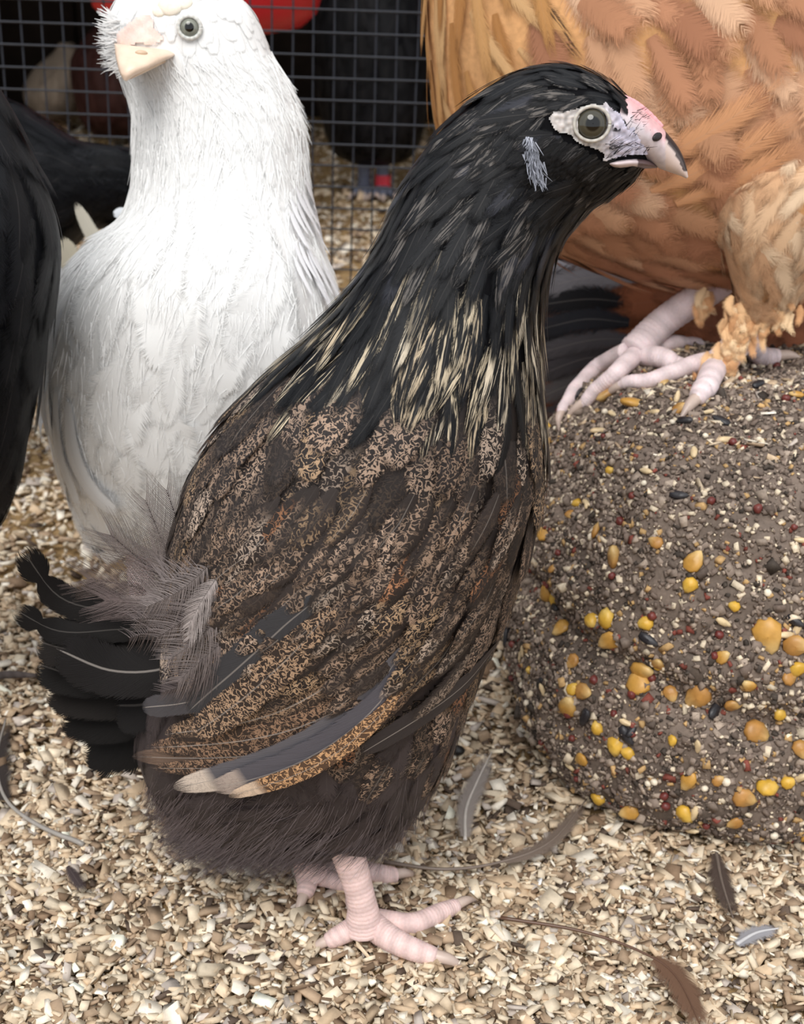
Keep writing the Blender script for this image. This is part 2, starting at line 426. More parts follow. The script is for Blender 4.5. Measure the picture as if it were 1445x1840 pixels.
def eye(parent, c, n, r, iris, name='eye', pupil=.45, ringcol=None, ringw=.18):
    n = nrm(n); A = frame(n)
    def cf(l):
        a = math.acos(max(-1, min(1, l[2])))
        if a < pupil: return lin((4, 4, 5))
        if a < 1.0: return iris*(1.25 if a < pupil+.12 else (.8 if a > .85 else 1.0))
        return lin((25, 22, 20))
    o = build(ball(c-n*r*.35, r, cf, A, 28, 28), name, M_EYE, parent)
    if ringcol is not None:
        a = np.linspace(0, 2*np.pi, 33)[:, None]
        path = c+n*r*.28+(A[0]*np.cos(a)+A[1]*np.sin(a)*.94)*r*.98
        build(tube(path, np.full(33, r*ringw), lambda s, p: ringcol*(1+.12*math.sin(s*90)), 66, 8, upv=n), 'eyelid', M_SKIN, parent)
    return o

# ================================================================== structure
BF = Buf()
gx, gy = np.meshgrid(np.linspace(-2.2, 2.2, 221), np.linspace(-1.2, 3.4, 231))
gz = np.array([[noise.noise(Vector((x*14, y*14, 0)))*.004+noise.noise(Vector((x*60, y*60, 3)))*.0015 for x, y in zip(a, b)] for a, b in zip(gx, gy)])-.004
V = np.stack([gx, gy, gz], -1).reshape(-1, 3); nx = 221
i = np.arange(230)[:, None]; j = np.arange(220)[None]
BF.add(V, np.stack([i*nx+j, i*nx+j+1, (i+1)*nx+j+1, (i+1)*nx+j], -1).reshape(-1, 4), lin((150, 124, 88)))
tag(build(BF, 'floor', M_LITTER), kind='structure')
def floor_z(x, y):
    return noise.noise(Vector((x*14, y*14, 0)))*.004+noise.noise(Vector((x*60, y*60, 3)))*.0015-.004

def boxes(buf, c, A, h, col):
    """n oriented boxes with slight taper: centres c (n,3), axes A (n,3,3), half sizes h (n,3)"""
    n = len(c); sg = np.array([[x, y, z] for z in (-1, 1) for y in (-1, 1) for x in (-1, 1)], float)
    l = np.tile(sg, (n, 1, 1))*h[:, None]
    l *= rng.uniform(.6, 1.1, l.shape)
    V = c[:, None]+np.einsum('nki,nij->nkj', l, A)
    q = np.array([[0, 2, 3, 1], [4, 5, 7, 6], [0, 1, 5, 4], [2, 6, 7, 3], [0, 4, 6, 2], [1, 3, 7, 5]])
    buf.add(V.reshape(-1, 3), (q[None]+(np.arange(n)*8)[:, None, None]).reshape(-1, 4), np.repeat(col, 8, axis=0))
def rot_axes(nrmls, spread):
    n = len(nrmls); z = nrm(nrmls+rng.normal(0, spread, (n, 3))); x = nrm(np.cross(z, rng.normal(0, 1, (n, 3)))); y = np.cross(z, x)
    return np.stack([x, y, z], 1)
def palette(n, cols, wts, var=.14):
    cols = np.array([lin(c) for c in cols]); w_ = np.array(wts, float); k = rng.choice(len(cols), n, p=w_/w_.sum())
    return np.clip(cols[k]*(1+rng.normal(0, var, (n, 1))), .005, .95)

CHIPS = Buf()
CPAL = [(220, 204, 180), (206, 186, 160), (194, 170, 142), (234, 224, 208), (170, 146, 122), (128, 106, 86), (190, 178, 168), (92, 78, 68)]
CW = [28, 26, 20, 14, 14, 8, 7, 4]
def under_block(x, y):
    return (np.abs((x-.191)/.118)**3.2+np.abs((y-.578)/.114)**3.2) < 1
def scatter(n, y0, y1, size, gain=1.0):
    y = y0+(y1-y0)*rng.random(n); half = .335*(y*.93+.13)+.03
    x = rng.uniform(-1, 1, n)*half; k = ~under_block(x, y); x, y = x[k], y[k]; n = len(x)
    z = np.array([floor_z(a, b) for a, b in zip(x, y)])+rng.random(n)*.005*size
    A = rot_axes(np.tile([0, 0, 1.], (n, 1)), .38)
    L = np.clip(rng.lognormal(math.log(.0021), .38, n), .001, .0065)*size
    h = np.stack([L, L*rng.uniform(.25, .75, n), np.clip(L*rng.uniform(.1, .35, n), .0003, .001)], 1)
    boxes(CHIPS, np.stack([x, y, z], 1), A, h, palette(n, CPAL, CW)*gain)
scatter(30000, .27, .46, 1.0); scatter(20000, .46, .66, 1.1); scatter(14000, .66, 1.1, 1.3); scatter(9000, 1.1, 2.0, 2.0); scatter(4000, 2.0, 3.1, 2.6)
n = 16000; y = rng.uniform(-.1, 2.2, n); x = rng.uniform(-1.1, 1.1, n); k = (np.abs(x) > .335*(y*.93+.13)) & ~under_block(x, y); x, y = x[k], y[k]; n = len(x)
z = np.array([floor_z(a, b) for a, b in zip(x, y)])+rng.random(n)*.005; L = np.clip(rng.lognormal(math.log(.004), .35, n), .002, .011)
boxes(CHIPS, np.stack([x, y, z], 1), rot_axes(np.tile([0, 0, 1.], (n, 1)), .3), np.stack([L, L*rng.uniform(.3, .7, n), np.full(n, .0006)], 1), palette(n, CPAL, CW))
tag(build(CHIPS, 'wood_chip_litter', M_CHIP, smooth=False), 'pale tan wood chip bedding spread loosely over the whole floor', 'wood chips', kind='stuff')

# back of the pen: wall boards coloured dark to stand for shade, added roof
def slab(name, lo, hi, col, parent=None, mat=None):
    b = Buf(); lo = np.array(lo, float); hi = np.array(hi, float)
    c = (lo+hi)/2; h = (hi-lo)/2; sg = np.array([[x, y, z] for z in (-1, 1) for y in (-1, 1) for x in (-1, 1)], float)
    q = np.array([[0, 2, 3, 1], [4, 5, 7, 6], [0, 1, 5, 4], [2, 6, 7, 3], [0, 4, 6, 2], [1, 3, 7, 5]])
    b.add(c+sg*h, q, np.asarray(col)); return build(b, name, mat or M_WOOD, parent, smooth=False)
wb = slab('wall_back', (-2.2, 3.32, -.02), (2.2, 3.4, 1.6), lin((40, 33, 28))); tag(wb, kind='structure')
for kx in range(22):
    slab('wall_board', (-2.2+kx*.2+.004, 3.30, 0), (-2.0+kx*.2-.004, 3.325, 1.6), lin((46, 38, 33))*random.uniform(.7, 1.2), wb)
for sx, nm in ((-1, 'wall_left'), (1, 'wall_right')):
    tag(slab(nm, (min(sx*2.2, sx*2.28), 1.6, -.02), (max(sx*2.2, sx*2.28), 3.4, 1.6), lin((44, 37, 32))), kind='structure')
tag(slab('added_shade_ceiling', (-2.28, 1.5, 1.1), (2.28, 3.4, 1.14), lin((60, 54, 48))), kind='structure')  # unseen roof added to darken the back pen; the feeder hangs from it

# ================================================================== wire mesh partition
MD = 1.05
mesh_t = thing('wire_mesh_partition', (0, MD, 0), 'dark square wire mesh partition standing behind the white hen', 'wire mesh')
cell = 36.3*pxm(P(650, 300, MD))
def wire(p, q, wob):
    n = 9; t = np.linspace(0, 1, n)[:, None]; path = p+(q-p)*t
    path = path+np.column_stack([rng.normal(0, wob, n), rng.normal(0, wob*.5, n), rng.normal(0, wob, n)])
    build(tube(path, np.full(n, .00075), lambda s, a: WIREC, 18, 6, upv=(.3, 1, .2)), 'wire', M_WIRE, mesh_t)
WIREC = lin((38, 41, 50))
x0 = P(598, 300, MD)[0]
for k in range(-42, 20):
    wire(np.array([x0+k*cell, MD, -.003]), np.array([x0+k*cell, MD, .46]), .0002)
z0 = P(640, 260, MD)[2]
k0 = -int(z0/(cell*1.03))
for k in range(k0, k0+27):
    z = z0+k*cell*1.03
    wire(np.array([x0-42.5*cell, MD-.0016, z]), np.array([x0+19.5*cell, MD-.0016, z]), .0002)

# ================================================================== seed block
BC = np.array([.191, .578, 0.0]); BH = np.array([.140, .136, .162])
def spow(v, p): return np.sign(v)*np.abs(v)**p
nu, nvv = 150, 90
uu = np.linspace(0, 2*np.pi, nu, endpoint=False); vv = np.linspace(0, 1, nvv)
BV = []
for b in vv:
    zz = min(1, b/.72); rr = 1.0 if b < .42 else None
    # profile: near-vertical side that rounds into a domed top
    a = b*math.pi/2
    pr = max(math.cos(a), 0)**.45; pz = math.sin(a)**.9
    for q in uu:
        cx, cy = spow(math.cos(q), .62)*pr, spow(math.sin(q), .62)*pr
        p = BC+np.array([cx, cy, pz])*BH
        bulge = 1-.055*math.exp(-((p[2]-.066+.006*math.sin(q*3))/.008)**2)+.0*b
        if p[2] < .03: bulge -= .10*((.03-p[2])/.03)**2
        p[:2] = BC[:2]+(p[:2]-BC[:2])*bulge
        nz = noise.noise(Vector(p)*22)*.006+noise.noise(Vector(p)*70)*.0035+noise.noise(Vector(p)*190)*.0016
        dirn = nrm(np.array([cx/BH[0], cy/BH[1], (pz*.7)/BH[2]]))
        BV.append(p+dirn*nz)
BV = np.array(BV); BV[:, 2] = np.maximum(BV[:, 2], -.004)
i = np.arange(nvv-1)[:, None]; j = np.arange(nu)[None]
BQ = np.stack([i*nu+j, i*nu+(j+1) % nu, (i+1)*nu+(j+1) % nu, (i+1)*nu+j], -1).reshape(-1, 4)
block = thing('seed_block', (BC[0], BC[1], 0), 'rough brown pressed seed block studded with yellow corn under the buff hen', 'feed block')
bb = Buf(); bb.add(BV, BQ, np.array([lin((122, 108, 98))*(.85+.5*noise.noise(Vector(p)*40)) for p in BV]))
build(bb, 'block_body', M_CRUMB, block)
BLK = BVHTree.FromPolygons([Vector(v) for v in BV], [list(map(int, q)) for q in BQ])
# crumbs on every side
tri = BV[BQ]; fn = np.cross(tri[:, 1]-tri[:, 0], tri[:, 3]-tri[:, 0]); area = np.linalg.norm(fn, axis=1); fn = nrm(fn)
wgt = area*np.where((fn*(CAM-tri[:, 0])).sum(1) > 0, 1, .12)*(tri[:, 0, 2] > -.001)
def on_block(n):
    k = rng.choice(len(tri), n, p=wgt/wgt.sum()); a = rng.random((n, 1)); b = rng.random((n, 1)); t = tri[k]
    return t[:, 0]*(1-a)*(1-b)+t[:, 1]*a*(1-b)+t[:, 2]*a*b+t[:, 3]*(1-a)*b, fn[k]
cr = Buf(); n = 38000; p, nn = on_block(n)
L = np.clip(rng.lognormal(math.log(.00088), .42, n), .0004, .003)
boxes(cr, p+nn*.0004, rot_axes(nn, .5), np.stack([L, L*rng.uniform(.4, .9, n), L*rng.uniform(.3, .6, n)], 1),
      palette(n, [(136, 121, 110), (112, 98, 89), (164, 148, 134), (72, 64, 58), (216, 200, 176), (184, 150, 104), (128, 70, 60)], [30, 24, 18, 9, 10, 5, 2]))
n = 420; p, nn = on_block(3000); k_ = np.argsort(-(nn[:, 2]+.15*rng.random(3000)))[:n]; p, nn = p[k_], nn[k_]
L = np.clip(rng.lognormal(math.log(.0022), .4, n), .001, .005)
boxes(cr, p+nn*.001, rot_axes(nn, .4), np.stack([L, L*rng.uniform(.2, .5, n), L*.15], 1), palette(n, CPAL, CW))
tag(build(cr, 'seed_crumbs', M_CRUMB, block, smooth=False), kind='stuff')
def seed_mesh(name, r, col, col2, wedge, mat):
    def cf(l): return col*(1-max(0, l[0]))+col2*max(0, l[0])
    b = ball(np.zeros(3), np.array(r), cf, None, 7, 9)
    v = b.v[0]; v[:, 1] *= 1-wedge*(v[:, 0]/r[0]); v[9:-9] += rng.normal(0, r[2]*.09, v[9:-9].shape)
    me = b.mesh(name); me.materials.append(mat); return me
KM = [seed_mesh('corn_kernel', (.0048, .0036, .0016), lin((190, 142, 66)), lin((214, 186, 130)), .35, M_KERNEL),
      seed_mesh('corn_kernel', (.0044, .0033, .0017), lin((172, 124, 64)), lin((202, 170, 112)), .3, M_KERNEL),
      seed_mesh('corn_kernel', (.0034, .0028, .0020), lin((206, 162, 60)), lin((216, 182, 96)), .2, M_KERNEL)]
SM = [seed_mesh('sunflower_seed', (.0050, .0022, .0015), lin((38, 36, 40)), lin((60, 58, 60)), .3, M_KERNEL)]
RM = [seed_mesh('milo_seed', (.0017, .0016, .0015), lin((104, 46, 42)), lin((116, 56, 48)), .0, M_KERNEL)]
WM = [seed_mesh('oat_seed', (.0034, .0013, .0011), lin((214, 190, 150)), lin((226, 206, 170)), .3, M_KERNEL),
      seed_mesh('millet_seed', (.0015, .0015, .0013), lin((228, 216, 196)), lin((228, 216, 196)), 0, M_KERNEL)]
def stick(meshes, p, nl, sc, sink=.0011):
    me = random.choice(meshes); o = bpy.data.objects.new(me.name.split('.')[0], me); COL.objects.link(o)
    A = rot_axes(nl[None], .28)[0]; o.rotation_euler = Matrix(A.T.tolist()).to_euler(); o.scale = (sc, sc, sc)
    o.location = Vector(p+nl*sink); attach(o, block)
for x, y, s in [(1140,728,1.25),(1220,738,.9),(1092,712,1.2),(1190,690,1.1),(990,768,.8),(984,800,.8),(1098,845,.6),(1105,1000,1.3),(1092,1112,1.3),(1066,1115,1.0),
                (1098,1150,1.1),(1248,1010,1.0),(1240,1052,1.0),(1320,1088,.7),(1160,1120,1.0),(1380,1142,1.5),(1430,1160,1.2),(1150,1222,1.3),(1108,1338,1.3),
                (1076,1307,.9),(1046,1362,.8),(1077,1432,1.1),(1112,1462,.8),(1130,1456,.9),(1232,1460,1.2),(1236,1400,1.0),(1336,1430,1.1),(1378,1412,1.3),(1416,1404,.9),
                (1358,1316,1.3),(1255,1248,1.4),(1206,1246,.8),(1432,1200,1.1),(1416,1216,.8),(1318,1264,.8),(1052,1242,1.0),(1022,1268,1.1),(1156,1204,1.1),(1032,1238,.9),
                (978,960,.9),(984,1066,1.1),(1000,1078,1.0),(1440,1346,.9),(1130,1352,.9),(1320,1475,.8),(1290,1400,.6),(1040,905,.7),(1075,955,.8),(1180,975,.7),(1400,1280,.8),
                (1300,1180,.7),(1345,1230,.7),(1210,1330,.7),(1185,1190,.8),(1010,1130,.9),(1030,1190,.8)]:
    q, nl = hit(BLK, x, y)
    if q is not None: stick(KM, q, nl, s*1.05)
for ms, cnt, s in ((SM, 46, .9), (RM, 110, 1.0), (WM, 150, 1.0), (KM, 14, .7)):
    q, nl = on_block(cnt)
    for a, b in zip(q, nl): stick(ms, a, b, s*random.uniform(.75, 1.2))

# ================================================================== legs
PINK = lin((220, 192, 188)); PALE = lin((222, 204, 204))
def skin_col(c):
    return lambda s, p: np.clip(c*(1+.10*math.sin(s*37+p)), 0, 1)
def rest_on(bvh, L, gap, w=None):
    """lay points on a surface with their centre at height gap"""
    out = L.copy()
    for i, p in enumerate(L):
        lc, n = near(bvh, p); k = 1.0 if w is None else w[i]; q = lc+n*gap[i]
        out[i] = p*(1-k)+q*k
        lc, n = near(bvh, out[i]); sdist = (out[i]-lc)@n
        if sdist < gap[i]: out[i] = out[i]+n*(gap[i]-sdist)
    for _ in range(3): out[1:-1] = (out[:-2]+2*out[1:-1]+out[2:])/4
    return out
def leg(parent, shank, r, toes, col, bvh=None, claws=True, rings=22, ramp=.03, name='leg'):
    o = build(tube(np.array(shank), np.array(r), skin_col(col), 110, 14, rings, ramp, upv=(0, 1, .2)), name, M_SKIN, parent)
    for pth, tr in toes:
        pth = np.array(pth); L = catmull(pth, 30)
        if bvh is not None: L = rest_on(bvh, L, np.linspace(.85, .55, 30)*tr, np.clip(np.linspace(-.1, 1.7, 30), 0, 1)**1.3)
        rr = np.interp(np.linspace(0, 1, 30), [0, .3, .75, .93, 1], [tr*1.1, tr, tr*.85, tr*.7, tr*.35])
        build(tube(L, rr, skin_col(col), 130, 12, 26, .028), 'toe', M_SKIN, o)
        if claws:
            d = nrm(L[-1]-L[-4]); e = L[-1]
            q = np.array([e-d*tr*.9, e+d*tr*.8+np.array([0, 0, tr*.15]), e+d*tr*2.2-np.array([0, 0, tr*.35])])
            if bvh is not None: q[1:] = [near(bvh, z_)[0]+near(bvh, z_)[1]*g_ for z_, g_ in zip(q[1:], (tr*.45, tr*.1))]
            build(tube(q, np.array([tr*.55, tr*.45, tr*.08]), lambda s, p: lin((206, 184, 172))*(1-.35*s), 14, 8), 'claw', M_HORN, o)
    return o
def simple_leg(parent, top, foot, r, col, yaw=-1.5, tl=.05):
    top = np.array(top); foot = np.array(foot)
    d = [np.array([math.cos(yaw+a), math.sin(yaw+a), 0]) for a in (-.45, 0, .45)]+[np.array([-math.cos(yaw), -math.sin(yaw), 0])]
    ts = [([foot+np.array([0, 0, r]), foot+q*tl*k*.5+np.array([0, 0, r*.9]), foot+q*tl*k+np.array([0, 0, r*.5])], r*.75) for q, k in zip(d, (.85, 1, .85, .45))]
    return leg(parent, [top, (top+foot)/2, foot+np.array([0, 0, r*1.2])], [r*1.2, r, r*1.15], ts, col)

# ================================================================== the dark pullet (centre)
PD = .405
pul = thing('pullet', (G(640, 1690)[0], PD, 0), 'young black and brown speckled pullet standing in profile on the wood chips', 'chicken')
PB = Loft([(285,1430,330,1475,PD,.004), (256,1345,395,1525,PD,.030), (275,1235,540,1535,PD,.046), (300,1110,690,1515,PD,.056), (318,990,785,1385,PD,.062), (345,880,835,1250,PD,.064),
           (395,785,900,1100,PD,.063), (470,690,950,965,PD,.060), (560,602,974,835,PD,.054), (627,527,972,695,PD,.046), (672,460,970,585,PD,.038), (703,392,985,492,PD,.031),
           (738,318,1008,432,PD,.026), (786,248,1034,402,PD,.0225), (850,184,1062,374,PD,.021), (930,131,1090,358,PD,.0205), (1008,117,1116,340,PD,.0195), (1068,133,1140,324,PD,.0175),
           (1108,158,1150,308,PD,.0145), (1136,183,1160,297,PD,.0105), (1156,203,1168,286,PD,.006)], 150, 48)
PBV = PB.bvh()
def pul_col(p):
    x, y = toPx(p); 
    if y < 640+.1*(x-700): return lin((12, 12, 15))
    if y > 1330: return lin((48, 42, 44))
    return lin((44, 38, 36))
build(PB.buf(pul_col), 'body', M_BODY, pul)
FACE = [(984,214),(996,199),(1020,200),(1040,194),(1062,188),(1078,190),(1086,184),(1098,198),(1112,206),(1118,222),(1124,232),(1138,226),(1158,236),(1160,278),(1130,278),(1104,282),(1086,288),(1078,286),(1084,276),(1070,268),(1050,262),(1030,252),(1024,242),(1004,240),(994,232)]
COMB = [(1122,170),(1200,170),(1200,290),(1110,290),(1130,250),(1140,215)]
def tanish(): return lin(random.choice([(166,142,124),(154,130,112),(178,158,142),(146,122,104),(168,140,112)]))
def pul_style(loc, n, fr):
    x, y = toPx(loc); vis = (n@(CAM-loc)) > 0
    if vis and (inpoly(x, y, FACE) or inpoly(x, y, COMB)): return None
    edge = 655+.16*(x-600)+random.gauss(0, 18)
    if y < 420:                                     # head and upper neck
        blk = lin((13, 14, 18)) if random.random() > .07 else lin((40, 41, 48))
        return dict(base=jit(blk, .2), pat=(*lin((150, 142, 136)), .34 if random.random() < .22 else 0), rach=.08)
    if y < edge:                                    # hackle
        pr = random.random(); a = .0
        if y > 455 and pr < .62: a = random.uniform(.7, 1.0)
        elif pr < .3: a = .25
        return dict(base=jit(lin((12, 13, 17)), .2), pat=(*lin(random.choice([(202,186,160),(190,172,146),(212,198,176)])), a), rach=.12 if a else .05, tip0=.4, pw=1.5)
    return False
def split(style, want):
    def f(loc, n, fr):
        s = style(loc, n, fr); return s if s else None
    return f
K = PB.n
hk = feather_body(PB, PBV, 60, 112, lambda f: .033-.012*f, lambda f: .0072-.0020*f, split(pul_style, 0), .0004, .0022, .36, .55, nv=8, jitter=.14)
emit(hk, 'hackle_feather', 'small_hackle_feathers', M_STREAK, pul, 300)
hd = feather_body(PB, PBV, 92, 146, lambda f: .016-.009*f, lambda f: .0046-.0016*f, lambda l, n, f: pul_style(l, n, f) if toPx(l)[1] < 420 else None, .0003, .0013, .38, .6, nv=5, jitter=.22)
emit(hd, 'head_feather', 'small_head_feathers', M_STREAK, pul, 300)
def darkroot(mid):
    def f(u, v, B, Pm):
        Pm = Pm.copy(); k = min(1, max(0, (v-.22)/.3))
        if mid: k *= min(1, max(.1, (abs(u)-.05)/.5))
        Pm[3] *= k; return B, Pm
    return f
def back_style(loc, n, fr):
    x, y = toPx(loc)
    if y > 1300 or y < 640+.16*(x-600): return None
    r = random.random()
    pc = tanish(); base = jit(lin((40, 34, 33)), .2)
    if r < .025: pc = lin((158, 112, 82))
    a = random.uniform(.7, 1.) if r < .82 else .12
    pc = np.clip(pc*random.uniform(.62, 1.25), 0, 1)
    return dict(base=base, cf=darkroot(random.random() < .4), pat=(*pc, a), rach=.25 if random.random() < .25 else 0.02, tip0=.5, pw=2.2)
bk = feather_body(PB, PBV, 26, 84, lambda f: .036-.010*f, lambda f: .0135-.004*f, back_style, .0004, .003, .34, .62, nv=8, jitter=.16)
emit(bk, 'back_feather', 'small_back_feathers', M_VERM, pul, 300)
def belly_style(loc, n, fr):
    x, y = toPx(loc)
    if y < 1180: return None
    return dict(base=jit(lin((60, 53, 54)), .22), pat=(*lin((110, 86, 72)), .0), rach=.03, tip0=.35, pw=1.6)
bl = feather_body(PB, PBV, 3, 52, .034, .013, belly_style, .0003, .003, .34, .6, nv=7, jitter=.25)
emit(bl, 'belly_feather', 'small_belly_feathers', M_PLAIN, pul, 200)

# wing: a shell over the flank that carries its feathers
WOUT = [(860,1060),(850,1130),(815,1200),(720,1270),(600,1340),(450,1370),(340,1365),(300,1340),(340,1280),(400,1220),(440,1130),(520,1060),(640,1030),(760,1030)]
wing = build(patch(PBV, WOUT, .0035, lin((46, 39, 37)), 9, .0003), 'wing', M_BODY, pul)
def wf(pts, W, base, pat=None, rach=.5, off=(.004, .006), cf=None, tip0=.7, pw=2.5, mat=None, asym=0., name='flight_feather', cup=.06):
    C, Nn = lay_px(PBV, pts, off[0], off[1], 14, PD-.04)
    wm = W*pxm(C[7]); build(feather(C, Nn, wm, base, pat, rach, cup, .03, tip0, pw, colfun=cf, asym=asym), name, mat or (M_SOLIDV if name == 'flight_feather' else M_VERM), wing)
GREY = lin((74, 74, 80)); BRN = lin((50, 41, 38))
def edgepat(c1, a1=1.0, lo=.1, side=1, tipc=None):
    def f(u, v, B, Pm):
        B = B.copy(); Pm = Pm.copy()
        Pm[:3] = c1; Pm[3] = a1 if u*side > lo else 0
        if u*side > lo: B[:3] = B[:3]*.85+c1*.04
        if tipc is not None and v > .86: B[:3] = tipc; Pm[3] = .25; Pm[:3] = lin((110, 96, 90))
        return B, Pm
    return f
TAN = lin((176, 146, 120)); RUST = lin((148, 118, 96)); CREAM = lin((206, 192, 180))
# primaries and secondaries along the lower edge, outermost last
for pts, W, base, cf, o in [
    ([(880,1150),(800,1235),(640,1335)], 60, lin((50, 45, 47)), None, .0050),
    ([(690,1010),(600,1130),(470,1230),(350,1275)], 74, BRN, edgepat(TAN, 1, -1.1), .0045),
    ([(735,1050),(640,1180),(500,1270),(318,1310)], 70, BRN, edgepat(TAN, 1, -.3), .0050),
    ([(770,1080),(670,1215),(520,1300),(290,1335)], 62, BRN, edgepat(RUST, 1, -.6), .0055),
    ([(800,1100),(690,1240),(520,1330),(268,1352)], 58, BRN, edgepat(RUST, 1, -.9, tipc=lin((104,84,72))), .0060),
    ([(800,1130),(690,1260),(530,1345),(300,1366)], 46, BRN, edgepat(RUST, 1, -.9), .0064),
    ([(715,1150),(640,1255),(500,1345),(338,1390)], 66, lin((92, 90, 96)), edgepat(CREAM, .5, 1.1, tipc=CREAM), .0078),
    ([(712,1180),(655,1262),(540,1345),(400,1385)], 74, lin((84, 82, 90)), edgepat(CREAM, .5, 1.1, tipc=lin((170,156,148))), .0086),
    ([(705,1222),(655,1280),(560,1350),(432,1393)], 42, lin((84, 64, 52)), edgepat(lin((206,162,120)), 1, -1.1, tipc=lin((214,190,168))), .0094),
]:
    wf(pts, W, base, None, .7, (o*.6, o), cf)
wf([(575,1060),(520,1110),(440,1190),(365,1262)], 76, lin((54, 54, 58)), None, .45, (.0058, .0074), tip0=.75)
wf([(600,1075),(540,1150),(450,1240),(372,1300)], 70, BRN, (*TAN, .9), .4, (.006, .008))
wf([(430,1215),(375,1245),(300,1262)], 44, lin((66, 64, 68)), None, .8, (.004, .009), tip0=.8)
# coverts
rows = [(0.00, 12), (.12, 13), (.24, 13), (.36, 13), (.48, 12), (.60, 11), (.72, 10), (.84, 8), (.94, 6)]
cov = []
for fr, cnt in rows:
    for q in range(cnt):
        s = (q+.5+random.uniform(-.2, .2))/cnt
        a = np.array([480, 880])*(1-s)+np.array([950, 880])*s
        b = np.array([440, 1170])*(1-s)+np.array([850, 1165])*s
        c = a*(1-fr)+b*fr+np.array([random.uniform(-12, 12), random.uniform(-12, 12)])
        d = nrm(np.array([-.50-.25*fr-.15*(1-s), .86])); L = 125+40*fr
        cov.append((c, c+d*L*.5+np.array([4, 0]), c+d*L+np.array([-10*fr-8*(1-s), -6*fr]), 50+8*fr, .0048+.003*min(1, fr*2)-.0015*fr))
random.shuffle(cov)
for a, m_, b, W, o in cov:
    r = random.random(); pc = tanish() if r > .05 else lin((158, 112, 82))
    dark = random.random()
    cf = darkroot(random.random() < .4); pc = np.clip(pc*random.uniform(.62, 1.25), 0, 1)
    if dark < .35: cf = edgepat(pc, .95, -.1, random.choice((-1, 1)))
    wf([tuple(a), tuple(m_), tuple(b)], W*random.uniform(.85, 1.15), jit(lin((46, 39, 37)), .2), (*pc, .12 if dark > .9 else .95), .35 if random.random() < .3 else .04, (o*.45, o+random.uniform(-.0006, .0008)), cf, .45, 2.0, name='covert_feather', cup=.12)

# tail
tail = build(ball(P(345, 1165, PD), np.array([.016, .020, .016]), lambda l: lin((56, 48, 50)), None, 16, 20), 'tail', M_BODY, pul)
BLK1 = lin((16, 13, 12)); BLK2 = lin((23, 19, 17))
def tf(pts, W, base, d0, d1, tip0=.7, pw=2.5, rach=.12, tilt=.3, ws=None, name='tail_feather', pat=None, cup=.16):
    L = pxline(pts, 16); C = np.array([P(x, y, PD+d0+(d1-d0)*k/15) for k, (x, y) in enumerate(L)])
    nn = nrm(CAM-C[8]); nn = nrm(nn+np.array([random.uniform(-.18, .12), 0, tilt-.1+random.uniform(-.15, .15)])); Nn = np.tile(nn, (16, 1))
    build(feather(C, Nn, W*pxm(C[8]), jit(base, .15), pat, rach, cup, .05, max(tip0, .78), max(pw, 2.6), wscale=ws), name, M_SOLID, tail)
lobe = lambda v: 1-.55*np.exp(-((v-.80)/.035)**2)
for a in [([(400,1215),(350,1290),(285,1312),(185,1322)], 120, BLK1, .016, .012), ([(395,1200),(335,1275),(250,1296),(152,1312)], 122, BLK2, .010, .008), ([(380,1170),(305,1280),(225,1322),(145,1330)], 138, BLK1, .006, .004),
          ([(380,1165),(290,1250),(190,1290),(112,1272)], 104, BLK1, .000, -.003), ([(375,1160),(270,1235),(165,1250),(84,1232)], 92, BLK2, -.004, -.008),
          ([(372,1150),(260,1205),(150,1215),(64,1192)], 84, BLK1, -.009, -.013), ([(365,1140),(250,1175),(140,1170),(66,1152)], 76, BLK2, -.013, -.018)]:
    tf(*a)
tf([(350,1135),(230,1130),(110,1135),(24,1094)], 52, BLK1, -.010, -.018, .8, 2.5, ws=lobe, pat=(*TAN, .0))
tf([(350,1125),(220,1100),(110,1075),(36,982)], 60, BLK1, -.008, -.012, .8, 3, ws=lobe)
tf([(355,1130),(270,1110),(190,1085),(140,1050)], 60, BLK2, -.004, -.008)
tf([(372,1158),(300,1200),(200,1205),(100,1165)], 98, lin((22,19,19)), -.018, -.024, .6, 2, .5)
tf([(395,1140),(330,1215),(270,1262),(205,1268)], 110, lin((20,17,17)), -.016, -.012, .55, 2, .15)
# downy plumes above the tail
for pts, W, dd, c in [([(385,1090),(345,1010),(300,882)], .0125, .004, (92,84,88)), ([(375,1100),(310,1010),(262,900)], .0120, .000, (100,92,94)), ([(365,1105),(280,1030),(200,962)], .0125, -.006, (78,70,72)),
                      ([(360,1110),(260,1060),(158,1040)], .0135, -.010, (84,74,74)), ([(370,1130),(280,1090),(190,1080)], .0125, -.014, (88,78,80)), ([(385,1110),(330,1060),(275,990)], .0125, -.012, (104,96,98)),
                      ([(395,1130),(340,1100),(270,1070)], .0130, -.018, (110,102,104)), ([(395,1150),(350,1130),(300,1110)], .0115, -.022, (112,104,106)), ([(400,1100),(370,1060),(330,980)], .0115, -.010, (96,88,90)),
                      ([(400,1180),(385,1140),(340,1090)], .0110, -.024, (120,112,114)), ([(405,1200),(380,1180),(350,1150)], .0100, -.024, (98,90,92)), ([(395,1120),(380,1075),(355,1030)], .0105, -.016, (120,112,116))]:
    p3 = np.array([P(x, y, PD+dd) for x, y in pts])
    build(plume(p3, nrm(CAM-p3[1]), W*1.15, np.clip(lin(c)*np.array([1.2, 1.18, 1.08]), 0, .8), 52, lw=.00015), 'down_plume', M_DOWN, tail)
